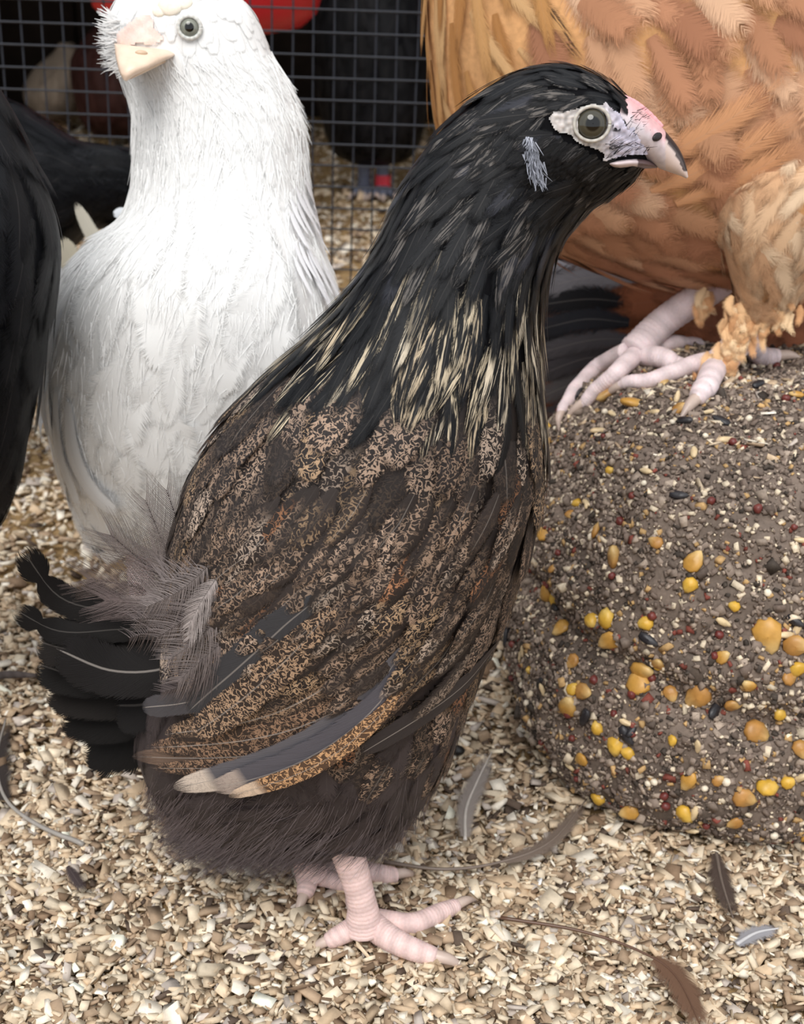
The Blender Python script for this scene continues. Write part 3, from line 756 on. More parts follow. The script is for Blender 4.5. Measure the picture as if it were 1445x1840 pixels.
for pts, W, c in [([(400,1010),(370,1050),(330,1080)], .009, (112,104,106)), ([(410,1060),(385,1090),(345,1130)], .010, (98,90,92)), ([(415,1100),(395,1130),(360,1165)], .010, (112,104,106)), ([(405,1040),(375,1085),(310,1110)], .011, (90,82,84)),
                  ([(420,1140),(400,1165),(372,1200)], .009, (96,88,90)), ([(400,1080),(360,1105),(300,1150)], .011, (84,76,78)), ([(390,1020),(350,1040),(300,1050)], .011, (104,96,98)), ([(420,1170),(395,1200),(350,1225)], .008, (80,72,74)),
                  ([(412,1030),(400,1062),(392,1100)], .0055, (134,126,128)), ([(405,1060),(398,1090),(394,1120)], .0045, (140,132,134))]:
    C, Nn = lay_px(PBV, pts, .005, .012, 5, PD-.015)
    build(plume(C, Nn[2], W, lin(c)*np.array([1.15, 1.13, 1.04]), 46, lw=.00016, fork=.5), 'down_plume', M_DOWN, tail)
# belly fluff
fl = Buf(); n = 4200; pp = []; dd = []
while len(pp) < n:
    k = random.uniform(2, 40); ph = random.uniform(0, 2*math.pi); p = PB.pt(k, ph); x, y = toPx(p)
    if y < random.uniform(1370, 1500) or x < 245: continue
    lc, nn = near(PBV, p); t = nrm(PB.pt(k-1, ph)-p)
    pp.append(lc+nn*.001); dd.append(nrm(t*.8+nn*.22+np.array([random.gauss(0, .18), random.gauss(0, .18), -.55+random.gauss(0, .15)])))
pp = np.array(pp); dd = np.array(dd)
strands(fl, pp, dd, rng.uniform(.006, .015, n), rng.uniform(.00006, .00013, n), np.array([jit(lin((92, 82, 82)), .3) for _ in range(n)]), np.tile([-.15, 0, -.05], (n, 1))+rng.normal(0, .1, (n, 3)))
tag(build(fl, 'belly_down', M_DOWN, pul), kind='stuff')
# bare face, comb, beak, eye
SK = lin((182, 175, 172))
chk = []
for _ in range(150):
    x = random.uniform(985, 1120); y = np.interp(x, [985, 1025, 1070, 1085, 1120], [240, 256, 274, 296, 306])+random.uniform(0, 26)
    q, nn = hit(PBV, x, y)
    d = nrm(P(x-24, y+18+random.gauss(0, 6), PD)-P(x, y, PD)); C, Nn = lay(PBV, q, d, random.uniform(.006, .010), .0006, .0016, 5)
    chk.append((feather(C, Nn, .0026, jit(lin((12, 12, 15)), .3), (*lin((120, 116, 116)), .25 if random.random() < .1 else 0), .03, .1, .1, .35, 1.4), 1, 1))
emit(chk, 'cheek_feather', 'small_cheek_feathers', M_STREAK, pul, 150)
build(patch(PBV, FACE, .0010, lambda x, y: SK+(lin((184, 178, 194))-SK)*min(1, max(0, (x-1070)/40)), 2.5, .0005, 900, .32), 'bare_face', M_SKIN, pul)
cp = [(1121,173),(1140,186),(1162,205),(1188,229)]
build(tube(np.array([P(x+1, y, PD) for x, y in cp]), np.array([.0005, .0010, .0012, .0009]), lambda s, p: lin((226, 164, 168)), 40, 10, 9, .10), 'comb', M_SKIN, pul)
def beakcol(l, dark):
    def f(p):
        x, y = toPx(p)
        ty = np.interp(x, [1122, 1140, 1162, 1186, 1204, 1218, 1228, 1237], [172, 184, 203, 225, 245, 263, 282, 318]); k = y-ty
        nz = noise.noise(Vector(p)*700)
        if not dark: return lin((216, 198, 200)) if x < 1146 else lin((92, 72, 74))
        if x < 1196:
            t = min(1, max(0, (k-14+8*nz)/22)); c = lin((232, 184, 186))*(1-t)+lin((206, 194, 200))*t
            return np.clip(c*(1+.2*nz), 0, 1)
        if k < 14+(x-1196)*.34 and y < 308: return lin((58, 48, 48))*(1 if k < 11 else 1.9)
        return lin((218, 198, 192))
    return f
UB = Loft([(1122,172,1080,288,PD,.0165), (1140,184,1094,284,PD,.0160), (1162,203,1114,280,PD,.0142), (1186,225,1140,279,PD,.0114), (1204,245,1162,289,PD,.0085), (1218,263,1184,302,PD,.0062), (1228,282,1205,310,PD,.0042), (1234,301,1223,316,PD,.0023), (1237,318,1234,321,PD,.0006)], 80, 36)
build(UB.buf(beakcol(0, True)), 'upper_beak', M_HORN, pul)
LB = Loft([(1092,288,1092,300,PD,.0165), (1112,283,1110,306,PD,.0180), (1138,281,1134,304,PD,.0152), (1162,286,1160,303,PD,.0092), (1182,296,1181,302,PD,.002)], 40, 24)
build(LB.buf(beakcol(0, False)), 'lower_beak', M_HORN, pul)
UBV = UB.bvh()
q, nn = hit(UBV, 1181, 246); build(ball(q, np.array([.0022, .0012, .0008]), lambda l: lin((38, 32, 34)), frame(nn, up-.6*rt), 10, 14), 'nostril', M_SKIN, pul)
q, nn = hit(PBV, 1062, 223, .0004); nn = nrm(nn*.55+nrm(CAM-q)*.6)
eye(pul, q, nn, .0050, lin((62, 59, 49)), ringcol=lin((184, 179, 172)), pupil=.46, ringw=.10)
ear = Buf(); pp = []; dd = []; n = 190
for _ in range(n):
    y = random.uniform(246, 318); x = 957+(y-285)*.14+random.gauss(0, 7 if y > 270 else 4)
    q, nn = hit(PBV, x, y, .0012); pp.append(q); dd.append(nrm(P(x-2+random.gauss(0, 7), y+20, PD)-P(x, y, PD)+nn*.006))
strands(ear, np.array(pp), np.array(dd), rng.uniform(.003, .0075, n), rng.uniform(.00012, .00032, n), np.array([jit(lin((146, 148, 158)), .5) for _ in range(n)]))
tag(build(ear, 'ear_tuft', M_DOWN, pul), kind='stuff')
br = Buf(); pp = []; dd = []; n = 75
for _ in range(n):
    x = random.uniform(1084, 1156); y = random.uniform(200, 280) if x > 1118 else random.uniform(252, 282)
    q, nn = hit(PBV, x, y, .0014, PD-.012); pp.append(q); dd.append(nrm(rt*random.uniform(.4, 1)+up*random.gauss(.3, .4)-fw*.25))
strands(br, np.array(pp), np.array(dd), rng.uniform(.0015, .0035, n), rng.uniform(.00006, .00013, n), np.tile(lin((26, 24, 27)), (n, 1)))
tag(build(br, 'bristles', M_DOWN, pul), kind='stuff')
# legs
def gz(x, y, z): return G(x, y, z)
la = G(655, 1668, .006)
leg(pul, [P(612, 1490, la[1]+.004), P(634, 1560, la[1]+.002), P(650, 1620, la[1]), la], [.0066, .0056, .0052, .0072],
    [([G(665,1660,.006), G(700,1685,.006), G(740,1705,.005), G(790,1722,.003)], .0047), ([G(680,1655,.005), G(740,1660,.005), G(790,1640,.004), G(826,1625,.003)], .0040),
     ([G(650,1660,.006), G(615,1678,.005), G(585,1694,.002)], .0040), ([G(660,1640,.006), G(640,1630,.004), G(628,1615,.002)], .0030)], PINK, rings=24, ramp=.03)
lb = G(562, 1572, .006)
leg(pul, [P(540, 1480, lb[1]), P(548, 1530, lb[1]), lb], [.0066, .0056, .0066],
    [([G(570,1565,.006), G(620,1560,.005), G(690,1572,.003), G(715,1572,.002)], .0042), ([G(555,1560,.006), G(552,1590,.005), G(545,1612,.003)], .0040), ([G(560,1570,.006), G(610,1585,.004), G(640,1600,.002)], .0036)], PINK)

# ================================================================== white hen
WD = .575
wh = thing('white_hen', (P(330, 900, WD)[0], WD, 0), 'white hen with head raised and turned, standing between the black hens and the speckled pullet', 'chicken')
WB = Loft([(170,985,330,1010,WD,.02), (146,945,430,975,WD,.048), (108,850,505,890,WD,.066), (86,745,560,785,WD,.074), (84,650,598,685,WD,.077), (92,562,612,605,WD,.075), (117,492,606,540,WD,.070),
           (168,432,588,480,WD,.062), (218,390,568,420,WD,.052), (238,335,555,352,WD,.043), (241,262,549,282,WD,.037), (238,198,542,218,WD,.033), (224,152,515,150,WD,.030), (204,105,488,100,WD,.029),
           (192,58,472,58,WD,.028), (200,15,452,18,WD,.026), (228,-25,415,-18,WD,.021), (275,-48,365,-45,WD,.010)], 130, 44)
WBV = WB.bvh()
WC = lin((238, 238, 238))
build(WB.buf(lambda p: WC), 'body', M_WHITE, wh)
WFACE = [(222,40),(250,22),(290,28),(322,40),(322,66),(300,92),(268,88),(238,96),(205,100),(205,70)]
def wstyle(sz):
    def f(loc, n, fr):
        x, y = toPx(loc)
        if inpoly(x, y, WFACE): return None
        c = jit(WC, .03)
        return dict(base=np.clip(c, 0, .9), rach=0)
    return f
f1 = feather_body(WB, WBV, 2, 68, .045, .030, wstyle(0), .0001, .0008, .40, .7, nv=7, tip0=.5, pw=2.2, cup=.02)
emit(f1, 'breast_feather', 'small_breast_feathers', M_WHITE, wh, 220)
f2 = feather_body(WB, WBV, 62, 104, lambda f: .036-.012*f, lambda f: .012-.004*f, wstyle(1), .0001, .0005, .40, .62, nv=7, tip0=.4, pw=1.6, cup=.03)
emit(f2, 'neck_feather', 'small_neck_feathers', M_WHITE, wh, 200)
f3 = feather_body(WB, WBV, 92, 126, .012, .006, wstyle(2), .0001, .0006, .45, .7, nv=5)
emit(f3, 'head_feather', 'small_head_feathers', M_WHITE, wh, 0)
wd = Buf(); n = 5500; pp = []; dd = []
while len(pp) < n:
    k = random.uniform(3, 100); ph = random.uniform(-.4, math.pi+.4); p = WB.pt(k, ph); x, y = toPx(p)
    if inpoly(x, y, WFACE): continue
    lc, nn = near(WBV, p); t = nrm(WB.pt(k-1, ph)-p); sd_ = np.cross(nn, t)
    pp.append(lc+nn*.0006); dd.append(nrm(t+sd_*random.gauss(0, .3)+nn*random.uniform(.03, .14)))
strands(wd, np.array(pp), np.array(dd), rng.uniform(.004, .014, n), rng.uniform(.0001, .0003, n), np.tile(WC, (n, 1)))
tag(build(wd, 'surface_down', M_WHITE, wh), kind='stuff')
# hackle ends over the right shoulder, wing edge at the left
for _ in range(40):
    x = random.uniform(505, 592); y = random.uniform(300, 470)+(x-505)*.6
    if not inpoly(x, y, [(505,250),(545,250),(560,400),(608,560),(560,600),(520,480)]): continue
    C, Nn = lay_px(WBV, [(x, y), (x+10, y+35), (x+26, y+72)], .002, .004, 8, WD)
    build(feather(C, Nn, 15*pxm(C[3]), jit(lin((236, 236, 240)), .03), None, .0, .1, .05, .3, 1.4), 'hackle_feather', M_WHITE, wh)
for pts, W in [([(120,560),(96,640),(92,720),(112,790)], 40), ([(100,600),(86,690),(84,745),(100,800)], 34), ([(108,700),(112,800),(140,860),(160,900)], 50), ([(130,720),(140,820),(190,890),(230,905)], 60)]:
    C, Nn = lay_px(WBV, pts, .002, .006, 10, WD)
    build(feather(C, Nn, W*pxm(C[3]), lin((234, 236, 240)), None, .1, .1, .03), 'wing_feather', M_WHITE, wh)
# white tail feathers behind the shoulder, shade put into their beige and grey tones
for pts, W, c in [([(200,470),(165,420),(135,362)], 30, (196,190,176)), ([(170,520),(130,470),(108,425)], 50, (190,182,164)), ([(250,420),(225,385),(202,385)], 26, (222,226,232)), ([(140,540),(115,500),(104,470)], 22, (214,216,220)), ([(110,640),(88,650),(76,720)], 26, (170,164,156))]:
    C = np.array([P(x, y, WD+.03) for x, y in pxline(pts, 8)]); Nn = np.tile(nrm(CAM-C[3]+np.array([.02, 0, .05])), (8, 1))
    build(feather(C, Nn, W*pxm(C[3]), lin(c), None, .1, .2, .03, .5, 1.8), 'tail_feather', M_WHITE, wh)
# face
PINKW = lin((248, 200, 184)); 
build(patch(WBV, [(214,60),(232,40),(252,28),(276,28),(282,50),(300,70),(280,84),(250,78),(228,90),(206,84),(206,70)], .0010, lin((244, 220, 212)), 4, .0008, 260, .07), 'bare_face', M_SKIN, wh)
for x, y, r in ((306, 10, .0052), (328, 4, .0040), (286, 20, .0030)):
    q, nn = hit(WBV, x, y); build(ball(q, np.array([r, r*.8, r*.32]), lambda l: lin((242, 232, 216)), frame(nn), 10, 12), 'comb', M_SKIN, wh)
q, nn = hit(WBV, 341, 50, .0006); nn = nrm(nn*.5+nrm(CAM-q)*.7)
eye(wh, q, nn, .0044, lin((128, 130, 120)), ringcol=lin((206, 206, 202)), pupil=.42)
h0, n0 = hit(WBV, 262, 92); Dh = h0[1]
UW = Loft([(205,78,322,92,Dh+.006,.012), (206,82,312,101,Dh-.004,.010), (207,96,290,112,Dh-.011,.008), (210,112,266,124,Dh-.017,.006), (215,130,242,136,Dh-.021,.0035), (222,144,228,146,Dh-.023,.0008)], 50, 28)
build(UW.buf(lambda p: lin((232, 206, 184))), 'upper_beak', M_HORN, wh)
LW = Loft([(222,112,312,106,Dh+.004,.010), (222,124,286,118,Dh-.006,.008), (222,136,258,132,Dh-.013,.005), (223,144,236,142,Dh-.018,.001)], 40, 22)
build(LW.buf(lambda p: lin((220, 194, 168))), 'lower_beak', M_HORN, wh)
q, nn = hit(UW.bvh(), 254, 95); build(ball(q, np.array([.0024, .0012, .0010]), lambda l: lin((206, 178, 150)), frame(nn, (0, .3, 1)), 8, 12), 'nostril', M_HORN, wh)
tb = Buf(); n = 320; pp = []; dd = []
for _ in range(n):
    y = random.uniform(30, 130); x = np.interp(y, [30, 60, 110, 130], [206, 200, 208, 222])+random.uniform(0, 14)
    q, nn = hit(WBV, x, y, 0, WD); pp.append(q); dd.append(nrm(-rt*1.0+up*random.gauss(.15, .45)-fw*random.uniform(-.1, .5)))
strands(tb, np.array(pp), np.array(dd), rng.uniform(.003, .0085, n), rng.uniform(.0002, .0005, n), np.tile(WC, (n, 1)))
build(tb, 'muff_feathers', M_WHITE, wh)
for sx in (250, 400):
    t_ = P(sx, 960, WD); simple_leg(wh, t_, (t_[0], WD, 0), .006, PALE)

# ================================================================== buff hen on the block
BD = .635
bf = thing('buff_hen', (P(1250, 640, BD)[0], BD-.03, .15), 'large buff orange hen with feathered shanks perched on the seed block', 'chicken')
BB = Loft([(775,-330,960,-360,BD,.035), (764,-200,1040,-260,BD,.045), (764,-60,1150,-230,BD,.056), (770,90,1290,-220,BD,.066), (790,240,1420,-190,BD,.074), (850,360,1530,-130,BD,.078), (960,436,1630,-20,BD,.078),
           (1100,486,1700,100,BD,.074), (1260,512,1745,230,BD,.066), (1400,505,1770,340,BD,.052), (1560,470,1760,410,BD,.02)], 110, 48)
TH = Loft([(1350,230,1660,220,BD-.030,.026), (1272,318,1610,320,BD-.040,.038), (1284,390,1540,410,BD-.046,.036), (1305,455,1478,480,BD-.050,.028), (1330,525,1420,548,BD-.052,.016), (1345,575,1395,585,BD-.054,.009)], 60, 36)
T2 = Loft([(1130,330,1420,300,BD+.01,.03), (1170,430,1380,430,BD,.028), (1220,490,1340,500,BD-.005,.016), (1262,512,1318,530,BD-.008,.009)], 40, 30)
bb2 = Buf()
BUFF = lin((206, 156, 108))
def bcol(p): return BUFF*(1+.2*noise.noise(Vector(p)*40))
for l in (BB, TH, T2):
    q = l.buf(bcol); bb2.v += q.v; bb2.b += q.b; bb2.p += q.p; bb2.u += q.u
    for f in q.f: bb2.f.append(f+bb2.n)
    bb2.n += q.n
me = bb2.mesh('body'); tmp = bpy.data.objects.new('tmp', me); COL.objects.link(tmp)
md = tmp.modifiers.new('r', 'REMESH'); md.mode = 'VOXEL'; md.voxel_size = .003; md.use_smooth_shade = True
sm = tmp.modifiers.new('s', 'SMOOTH'); sm.iterations = 6; sm.factor = .5
bpy.context.view_layer.update()
ev = tmp.evaluated_get(bpy.context.evaluated_depsgraph_get()); me2 = bpy.data.meshes.new_from_object(ev)
bpy.data.objects.remove(tmp); me2.name = 'body'
if me2.attributes.get('base'): me2.attributes.remove(me2.attributes['base'])
a = me2.attributes.new('base', 'FLOAT_COLOR', 'POINT')
a.data.foreach_set('color', np.array([(*bcol(v.co), 0) for v in me2.vertices], np.float32).ravel())
me2.materials.clear(); link('body', me2, M_BODY, bf)
BBV = bvh_of(BB, TH, T2); TBV = TH.bvh()
TONES = [(192,144,110),(180,130,98),(206,160,126),(166,116,88),(188,136,104),(216,176,144)]
def bstyle(loc, n, fr):
    x, y = toPx(loc)
    c = lin(random.choice(TONES)); hk_ = x < 960 and y < 260-(x-770)*.5
    if hk_: c = lin(random.choice([(206,158,104),(192,142,88),(216,174,124),(180,128,76)]))
    c = c*np.array([.80, .78, .78]); light = np.clip(c*1.26, 0, .9)
    def cf(u, v, B, Pm):
        B = B.copy(); B[:3] = c*(1-v**2)+light*v**2 if not hk_ else c
        return B, Pm
    if hk_: return dict(base=c, pat=(*lin((60, 46, 36)), .9 if (x > 860 and random.random() < .35) else 0), w=.45, l=1.3, tip0=.3, pw=1.5, rach=.05)
    return dict(base=c, cf=cf, h=random.uniform(-.001, .0035))
# the flow on this bird runs from the neck (k=0) backwards: reverse the loft order
class Rev:
    def __init__(s, l): s.l=l; s.n=l.n; s.c=l.c[::-1]; s.a=l.a[::-1]; s.rd=l.rd[::-1]
    def pt(s, k, ph): return s.l.pt(s.n-1-k, ph)
g1 = feather_body(Rev(BB), BBV, 4, 108, .034, .021, bstyle, .0004, .0036, .42, .66, nv=7, jitter=.3, tip0=.45)
emit(g1, 'body_feather', 'small_body_feathers', M_BUFF, bf, 300)
def tstyle(loc, n, fr):
    c = lin(random.choice([(222,184,148),(212,168,130),(230,200,168),(204,160,124)])); return dict(base=c*.84, tip0=.3, pw=1.4)
g2 = feather_body(Rev(TH), TBV, 2, 58, .034, .012, tstyle, .0004, .004, .34, .6, nv=7, jitter=.35)
emit(g2, 'thigh_feather', 'small_thigh_feathers', M_BUFF, bf, 160)
g3 = feather_body(Rev(T2), T2.bvh(), 2, 38, .028, .012, bstyle, .0004, .003, .4, .6, nv=6, jitter=.3)
emit(g3, 'thigh_feather', 'far_thigh_feathers', M_BUFF, bf, 60)
# lower edge of the folded wing
for pts, W in [([(1445,245),(1370,290),(1290,330),(1215,362)], 60), ([(1440,200),(1340,260),(1260,300),(1170,340)], 66), ([(1400,140),(1310,210),(1220,262),(1130,300)], 70)]:
    pts = pts[::-1]
    C, Nn = lay_px(BBV, pts, .002, .006, 10, BD-.06)
    build(feather(C, Nn, W*pxm(C[3]), lin((204, 150, 110)), None, .1, .1, .03), 'wing_feather', M_BUFF, bf)
# feet stand on the block
def B_(x, y, off): 
    p, n_ = hit(BLK, x, y, 0, .60); return p+nrm(CAM-p)*off*.3+np.array([0, 0, off])
PW = lin((226, 208, 210))
ka = B_(1130, 655, .008)
leg(bf, [P(1330, 480, BD-.012), P(1265, 528, BD-.018), P(1190, 580, ka[1]+.010), P(1140, 632, ka[1])], [.0074, .0072, .0070, .0078],
    [([P(1125,632,ka[1]), B_(1072,676,.006), B_(1030,708,.005), B_(992,742,.003)], .0040), ([P(1140,640,ka[1]-.004), B_(1104,690,.006), B_(1068,716,.006), B_(1042,738,.003)], .0043),
     ([P(1150,640,ka[1]), B_(1200,662,.006), B_(1240,668,.004)], .0050), ([P(1150,630,ka[1]+.006), P(1210,634,ka[1]+.012), P(1260,640,ka[1]+.016)], .0042)], PW, bvh=BLK, rings=22)
kb = B_(1290, 668, .008)
leg(bf, [P(1372, 530, BD-.050), P(1345, 580, BD-.050), P(1315, 630, kb[1]+.004), P(1292, 655, kb[1])], [.0070, .0066, .0066, .0075],
    [([P(1285,650,kb[1]), B_(1235,678,.007), B_(1170,694,.006), B_(1110,704,.003)], .0043), ([P(1290,662,kb[1]-.002), B_(1268,705,.006), B_(1248,728,.004)], .0054),
     ([P(1330,620,kb[1]+.006), P(1370,608,kb[1]+.010), P(1405,622,kb[1]+.014)], .0050)], PW, bvh=BLK, rings=22)
for a_, b_, cnt, sp in [((1345,545),(1295,650),60,16), ((1320,600),(1270,690),34,10), ((1380,480),(1390,570),40,22), ((1300,500),(1240,560),12,6)]:
    for _ in range(cnt):
        s = random.random(); x = a_[0]*(1-s)+b_[0]*s+random.gauss(0, sp); y = a_[1]*(1-s)+b_[1]*s+random.gauss(0, sp*.5)
        fs = Buf(); Dk = (BD-.062) if cnt > 12 else BD-.03
        L = pxline([(x, y), (x-5+random.gauss(0, 4), y+20), (x-4+random.gauss(0, 9), y+42)], 6)
        C = np.array([P(c0, c1, Dk-.004*k/5+random.uniform(-.001, .001)) for k, (c0, c1) in enumerate(L)])
        for c_ in range(6):
            lc, n_ = near(BLK, C[c_]); e_ = (C[c_]-lc)@n_
            if e_ < .0025: C[c_] += n_*(.0025-e_)
        feather(C, np.tile(nrm(CAM-C[2]+rng.normal(0, .15, 3)), (6, 1)), random.uniform(18, 32)*pxm(C[2]), lin(random.choice([(232,200,160),(222,180,136),(206,156,112)])), None, .05, .2, .1, .3, 1.4, buf=fs); build(fs, 'shank_feather', M_BUFF, bf)

# ================================================================== other birds
def plain_bird(name, label, secs, D, base, parts, fl=.04, fw_=.016, n=70, legs=(), legc=None, group=None, mat=None, var=.25, rev=False, limit=160, colf=None, pw=1.7):
    L = Loft(secs, n, 36); bv = L.bvh(); c = L.c.mean(0)
    t = thing(name, (c[0], c[1], 0), label, 'chicken', group)
    build(L.buf(lambda p: colf(p) if colf else base), 'body', M_BODY, t)
    st = lambda loc, nn, fr: dict(base=jit(colf(loc) if colf else base, var), rach=.04, tip0=.4, pw=pw)
    fb = feather_body(Rev(L) if rev else L, bv, 2, n-3, fl, fw_, st, .0004, .003, .40, .66, nv=6)
    emit(fb, parts, 'small_'+parts+'s', mat or M_PLAIN, t, limit)
    for lx, ly in legs:
        tp = P(lx, ly, D); simple_leg(t, tp, (tp[0], tp[1], 0), .006 if D < 1.5 else .0075, legc if legc is not None else lin((70, 70, 78)))
    return t, L, bv
BK = lin((14, 15, 19))
D1 = .50
plain_bird('black_hen', 'big black hen with glossy dark feathers standing close beside the white hen\'s flank',
    [(-420,930,-20,960,D1,.02), (-430,830,22,880,D1,.05), (-420,700,52,760,D1,.062), (-400,560,78,620,D1,.066), (-370,420,102,470,D1,.062), (-330,320,92,375,D1,.054), (-290,240,55,290,D1,.044), (-250,160,15,200,D1,.036), (-210,60,-30,110,D1,.028), (-190,-40,-60,0,D1,.022), (-180,-110,-90,-90,D1,.012)],
    D1, BK, 'body_feather', legs=((-240, 930), (-340, 930)), limit=120)
D2 = .80
plain_bird('black_hen', 'black hen with a drooping rounded tail, between white hen and wire mesh',
    [(-160,140,-170,600,D2,.04), (-60,160,-70,590,D2,.06), (30,188,20,560,D2,.064), (85,222,85,505,D2,.056), (130,252,130,440,D2,.044), (175,263,172,405,D2,.034), (215,266,208,412,D2,.028), (250,280,244,392,D2,.02), (275,310,268,360,D2,.006)],
    D2, BK, 'body_feather', legs=((-200, 575), (-150, 575)), limit=100, fl=.05, fw_=.024, rev=True)
D3 = .78
def rust(p):
    x, y = toPx(p)
    if x < 1165 and y < 520: return lin((112, 108, 112))
    if x < 1120 and y < 660: return lin((34, 31, 33))
    return lin((142, 84, 56))
rb, RL, RBV = plain_bird('rusty_hen', 'rusty brown hen with grey and black wing feathers, crouching behind the seed block',
    [(920,560,930,760,D3,.02), (950,480,960,830,D3,.045), (1010,440,1020,865,D3,.06), (1100,425,1110,875,D3,.068), (1200,425,1210,880,D3,.07), (1320,440,1330,885,D3,.068), (1450,460,1450,880,D3,.06), (1560,490,1550,850,D3,.045), (1640,560,1630,780,D3,.015)],
    D3, lin((142, 84, 56)), 'body_feather', legs=((1180, 862), (1300, 868)), colf=rust, limit=120, fl=.045, fw_=.024, rev=False)
for pts, W, c in [([(1130,462),(1060,462),(970,490)], 90, (158,153,158)), ([(1150,500),(1060,505),(975,530)], 60, (128,124,128)), ([(1120,545),(1050,540),(950,560)], 56, (26,24,27)), ([(1130,580),(1050,575),(950,600)], 58, (42,42,48)),
                  ([(1130,610),(1060,610),(950,640)], 50, (90,86,90)), ([(1120,640),(1050,640),(955,680)], 52, (74,70,74)), ([(1110,670),(1040,680),(960,715)], 52, (92,88,90)), ([(1090,700),(1040,715),(970,745)], 46, (66,62,66))]:
    C, Nn = lay_px(RBV, pts, .003, .009, 10, D3-.05)
    build(feather(C, Nn, W*pxm(C[3]), lin(c), None, .25, .1, .03), 'wing_feather', M_PLAIN, rb)
# beyond the mesh
D4 = 2.12
t4, L4, _ = plain_bird('black_hen', 'black hen with grey shanks and a red leg band beyond the wire mesh',
    [(640,292,690,296,D4,.03), (600,272,738,280,D4,.07), (578,205,764,215,D4,.09), (563,110,774,112,D4,.095), (560,20,776,10,D4,.09), (568,-80,760,-90,D4,.075), (600,-170,720,-180,D4,.05), (630,-240,690,-250,D4,.02)],
    D4, lin((12, 12, 16)), 'body_feather', fl=.07, fw_=.035, limit=60)
for lx, ly in ((655, 282), (688, 284)):
    tp = P(lx, ly, D4); simple_leg(t4, tp, (tp[0], D4, 0), .0095, lin((96, 100, 116)))
bp_ = P(688, 326, D4)
build(tube(np.array([bp_+np.array([0, 0, -.010]), bp_, bp_+np.array([0, 0, .010])]), np.array([.0125]*3), lambda s, p: lin((206, 50, 66)), 8, 14, upv=(0, 1, 0)), 'leg_band', M_RED, t4)
D5 = 2.6
plain_bird('brown_hen', 'dark chestnut brown hen beyond the mesh, below the red feeder',
    [(170,242,260,248,D5,.03), (146,215,300,222,D5,.08), (132,160,330,165,D5,.10), (128,110,330,110,D5,.09), (150,70,290,66,D5,.06), (180,40,240,36,D5,.03)],
    D5, lin((62, 36, 32)), 'body_feather', fl=.07, fw_=.035, limit=40, legs=((190, 235), (250, 238)), legc=lin((120, 100, 70)))
D6 = 2.85
plain_bird('cream_hen', 'pale cream hen far back beyond the mesh, beside the brown hen',
    [(72,212,118,216,D6,.03), (52,196,138,202,D6,.07), (42,165,150,165,D6,.085), (60,125,152,120,D6,.07), (95,95,145,92,D6,.04), (105,78,130,76,D6,.02)],
    D6, lin((150, 134, 118)), 'body_feather', fl=.07, fw_=.035, limit=30, legs=((85, 208), (110, 208)), legc=lin((150, 120, 90)))

# red hanging feeder
FD = 1.72
fc = P(370, 0, FD); R_ = 214*pxm(fc); zb = P(370, 56, FD)[2]
fd = thing('hanging_feeder', (fc[0], fc[1], zb), 'round red plastic feeder hanging behind the white hen, beyond the mesh', 'feeder')
def lathe(prof, c, col, m=48):
    b = Buf(); ph = np.linspace(0, 2*np.pi, m, endpoint=False); prof = np.array(prof); n = len(prof)
    V = np.stack([c[0]+prof[:, :1]*np.cos(ph), c[1]+prof[:, :1]*np.sin(ph), c[2]+prof[:, 1:]*np.ones(m)], -1).reshape(-1, 3)
    i = np.arange(n-1)[:, None]; j = np.arange(m)[None]
    b.add(V, np.stack([i*m+j, i*m+(j+1) % m, (i+1)*m+(j+1) % m, (i+1)*m+j], -1).reshape(-1, 4), col); return b
cc = np.array([fc[0], fc[1], zb])
build(lathe([(.0, 0), (R_*.55, .0), (R_*.80, .008), (R_*.93, .024), (R_, .055), (R_*1.03, .075), (R_*1.02, .08), (R_*.97, .074), (R_*.9, .03), (0.01, .02)], cc, lin((196, 26, 40))), 'tray', M_RED, fd)
build(lathe([(R_*.55, .03), (R_*.55, .30), (R_*.50, .33), (R_*.1, .35), (.004, .36)], cc, lin((205, 60, 60))), 'hopper', M_RED, fd)
build(tube(np.array([cc+np.array([0, 0, .35]), cc+np.array([0, 0, .6]), np.array([cc[0], cc[1], 1.101])]), np.array([.003]*3), lambda s, p: lin((120, 120, 125)), 40, 8, 30, .3, upv=(0, 1, 0)), 'chain', M_WIRE, fd)

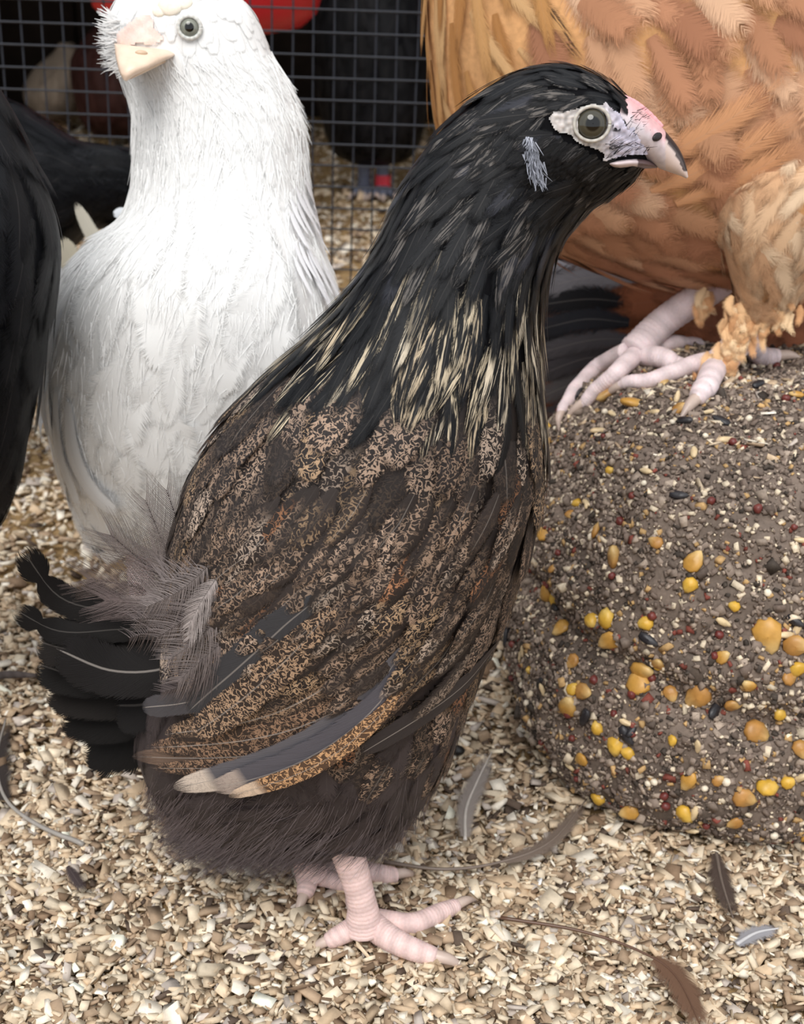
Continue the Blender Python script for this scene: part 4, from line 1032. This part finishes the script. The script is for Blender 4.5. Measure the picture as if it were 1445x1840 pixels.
# ================================================================== litter on the chips
def ground_feather(name, label, pts, vane, W, col, stemc, z=.006, rach=.5, sw=.0008, split_=None):
    L = catmull([G(x, y, z) for x, y in pts], 30)
    L[:, 2] = [max(floor_z(p[0], p[1])+.0062, .004)+.001 for p in L]
    t = thing(name, (L[15][0], L[15][1], 0), label, 'feather')
    build(tube(L, np.linspace(sw, sw*.35, 30), lambda s, p: stemc, 40, 6), 'shaft', M_HORN, t)
    a, b = int(vane[0]*29), int(vane[1]*29)+1; C = L[a:b]; Nn = np.tile(nrm([0.05, -.25, 1]), (len(C), 1))
    build(feather(C, Nn, W, col, None, rach, .15, .22, .5, 1.8, .4), 'vane', M_PLAIN, t)
ground_feather('loose_feather', 'pale grey downy feather lying on the chips beside the pullet', [(836,1505),(838,1450),(858,1400),(884,1348)], (.05, 1), .0105, lin((150,140,134)), lin((206,198,190)))
ground_feather('loose_feather', 'long thin curved feather with brown vane lying left of the seed block foot', [(690,1545),(800,1558),(900,1545),(990,1508),(1055,1432)], (.55, 1), .008, lin((112,98,88)), lin((122,108,98)))
ground_feather('loose_feather', 'small dark brown feather poking from under the seed block', [(1288,1530),(1298,1580),(1318,1645)], (.0, 1), .0105, lin((76,64,58)), lin((110,98,90)))
ground_feather('loose_feather', 'short blue-grey feather lying on the chips in front of the block', [(1325,1692),(1360,1672),(1400,1664)], (.0, 1), .0075, lin((140,138,142)), lin((190,188,190)))
ground_feather('loose_feather', 'long rusty brown feather with bare stem on the open chips', [(900,1645),(1040,1668),(1150,1705),(1215,1750),(1265,1850)], (.62, 1), .0135, lin((104,78,62)), lin((96,70,56)), sw=.0007)
ground_feather('loose_feather', 'dark curled feather with a pale quill below the black hen', [(150,1515),(60,1474),(8,1428),(-6,1360),(10,1288)], (.5, 1), .012, lin((58,52,50)), lin((150,144,138)), sw=.0011)
tw = np.array([G(x, y, .004) for x, y in [(-30,1228),(20,1222),(66,1224)]]); tw[:, 2] += .003
o = build(tube(tw, np.array([.0016, .0018, .0010]), lambda s, p: lin((84, 76, 74))*(1+.2*math.sin(s*30+p)), 24, 8, 7, .1), 'twig', M_WOOD); tag(o, 'short dark twig lying on the chips below the pullet tail', 'twig')
lf = [G(x, y, .006) for x, y in [(122,1560),(136,1582),(152,1606)]]
C = catmull(lf, 8); C[:, 2] = .007
o = build(feather(C, np.tile(nrm([0, -.4, 1]), (8, 1)), .006, lin((66, 56, 56)), None, .1, .3, .15, .5, 2), 'leaf_scrap', M_PLAIN); tag(o, 'small dark leaf scrap lying on the pale chips', 'leaf')
sp_ = G(822, 1352, .004); sp_[2] = .005
o = build(ball(sp_, np.array([.0034, .0024, .0022]), lambda l: lin((30, 28, 28)), None, 10, 14), 'dropped_seed', M_KERNEL); tag(o, 'single black seed lying on the chips beside the pale grey feather', 'seed')
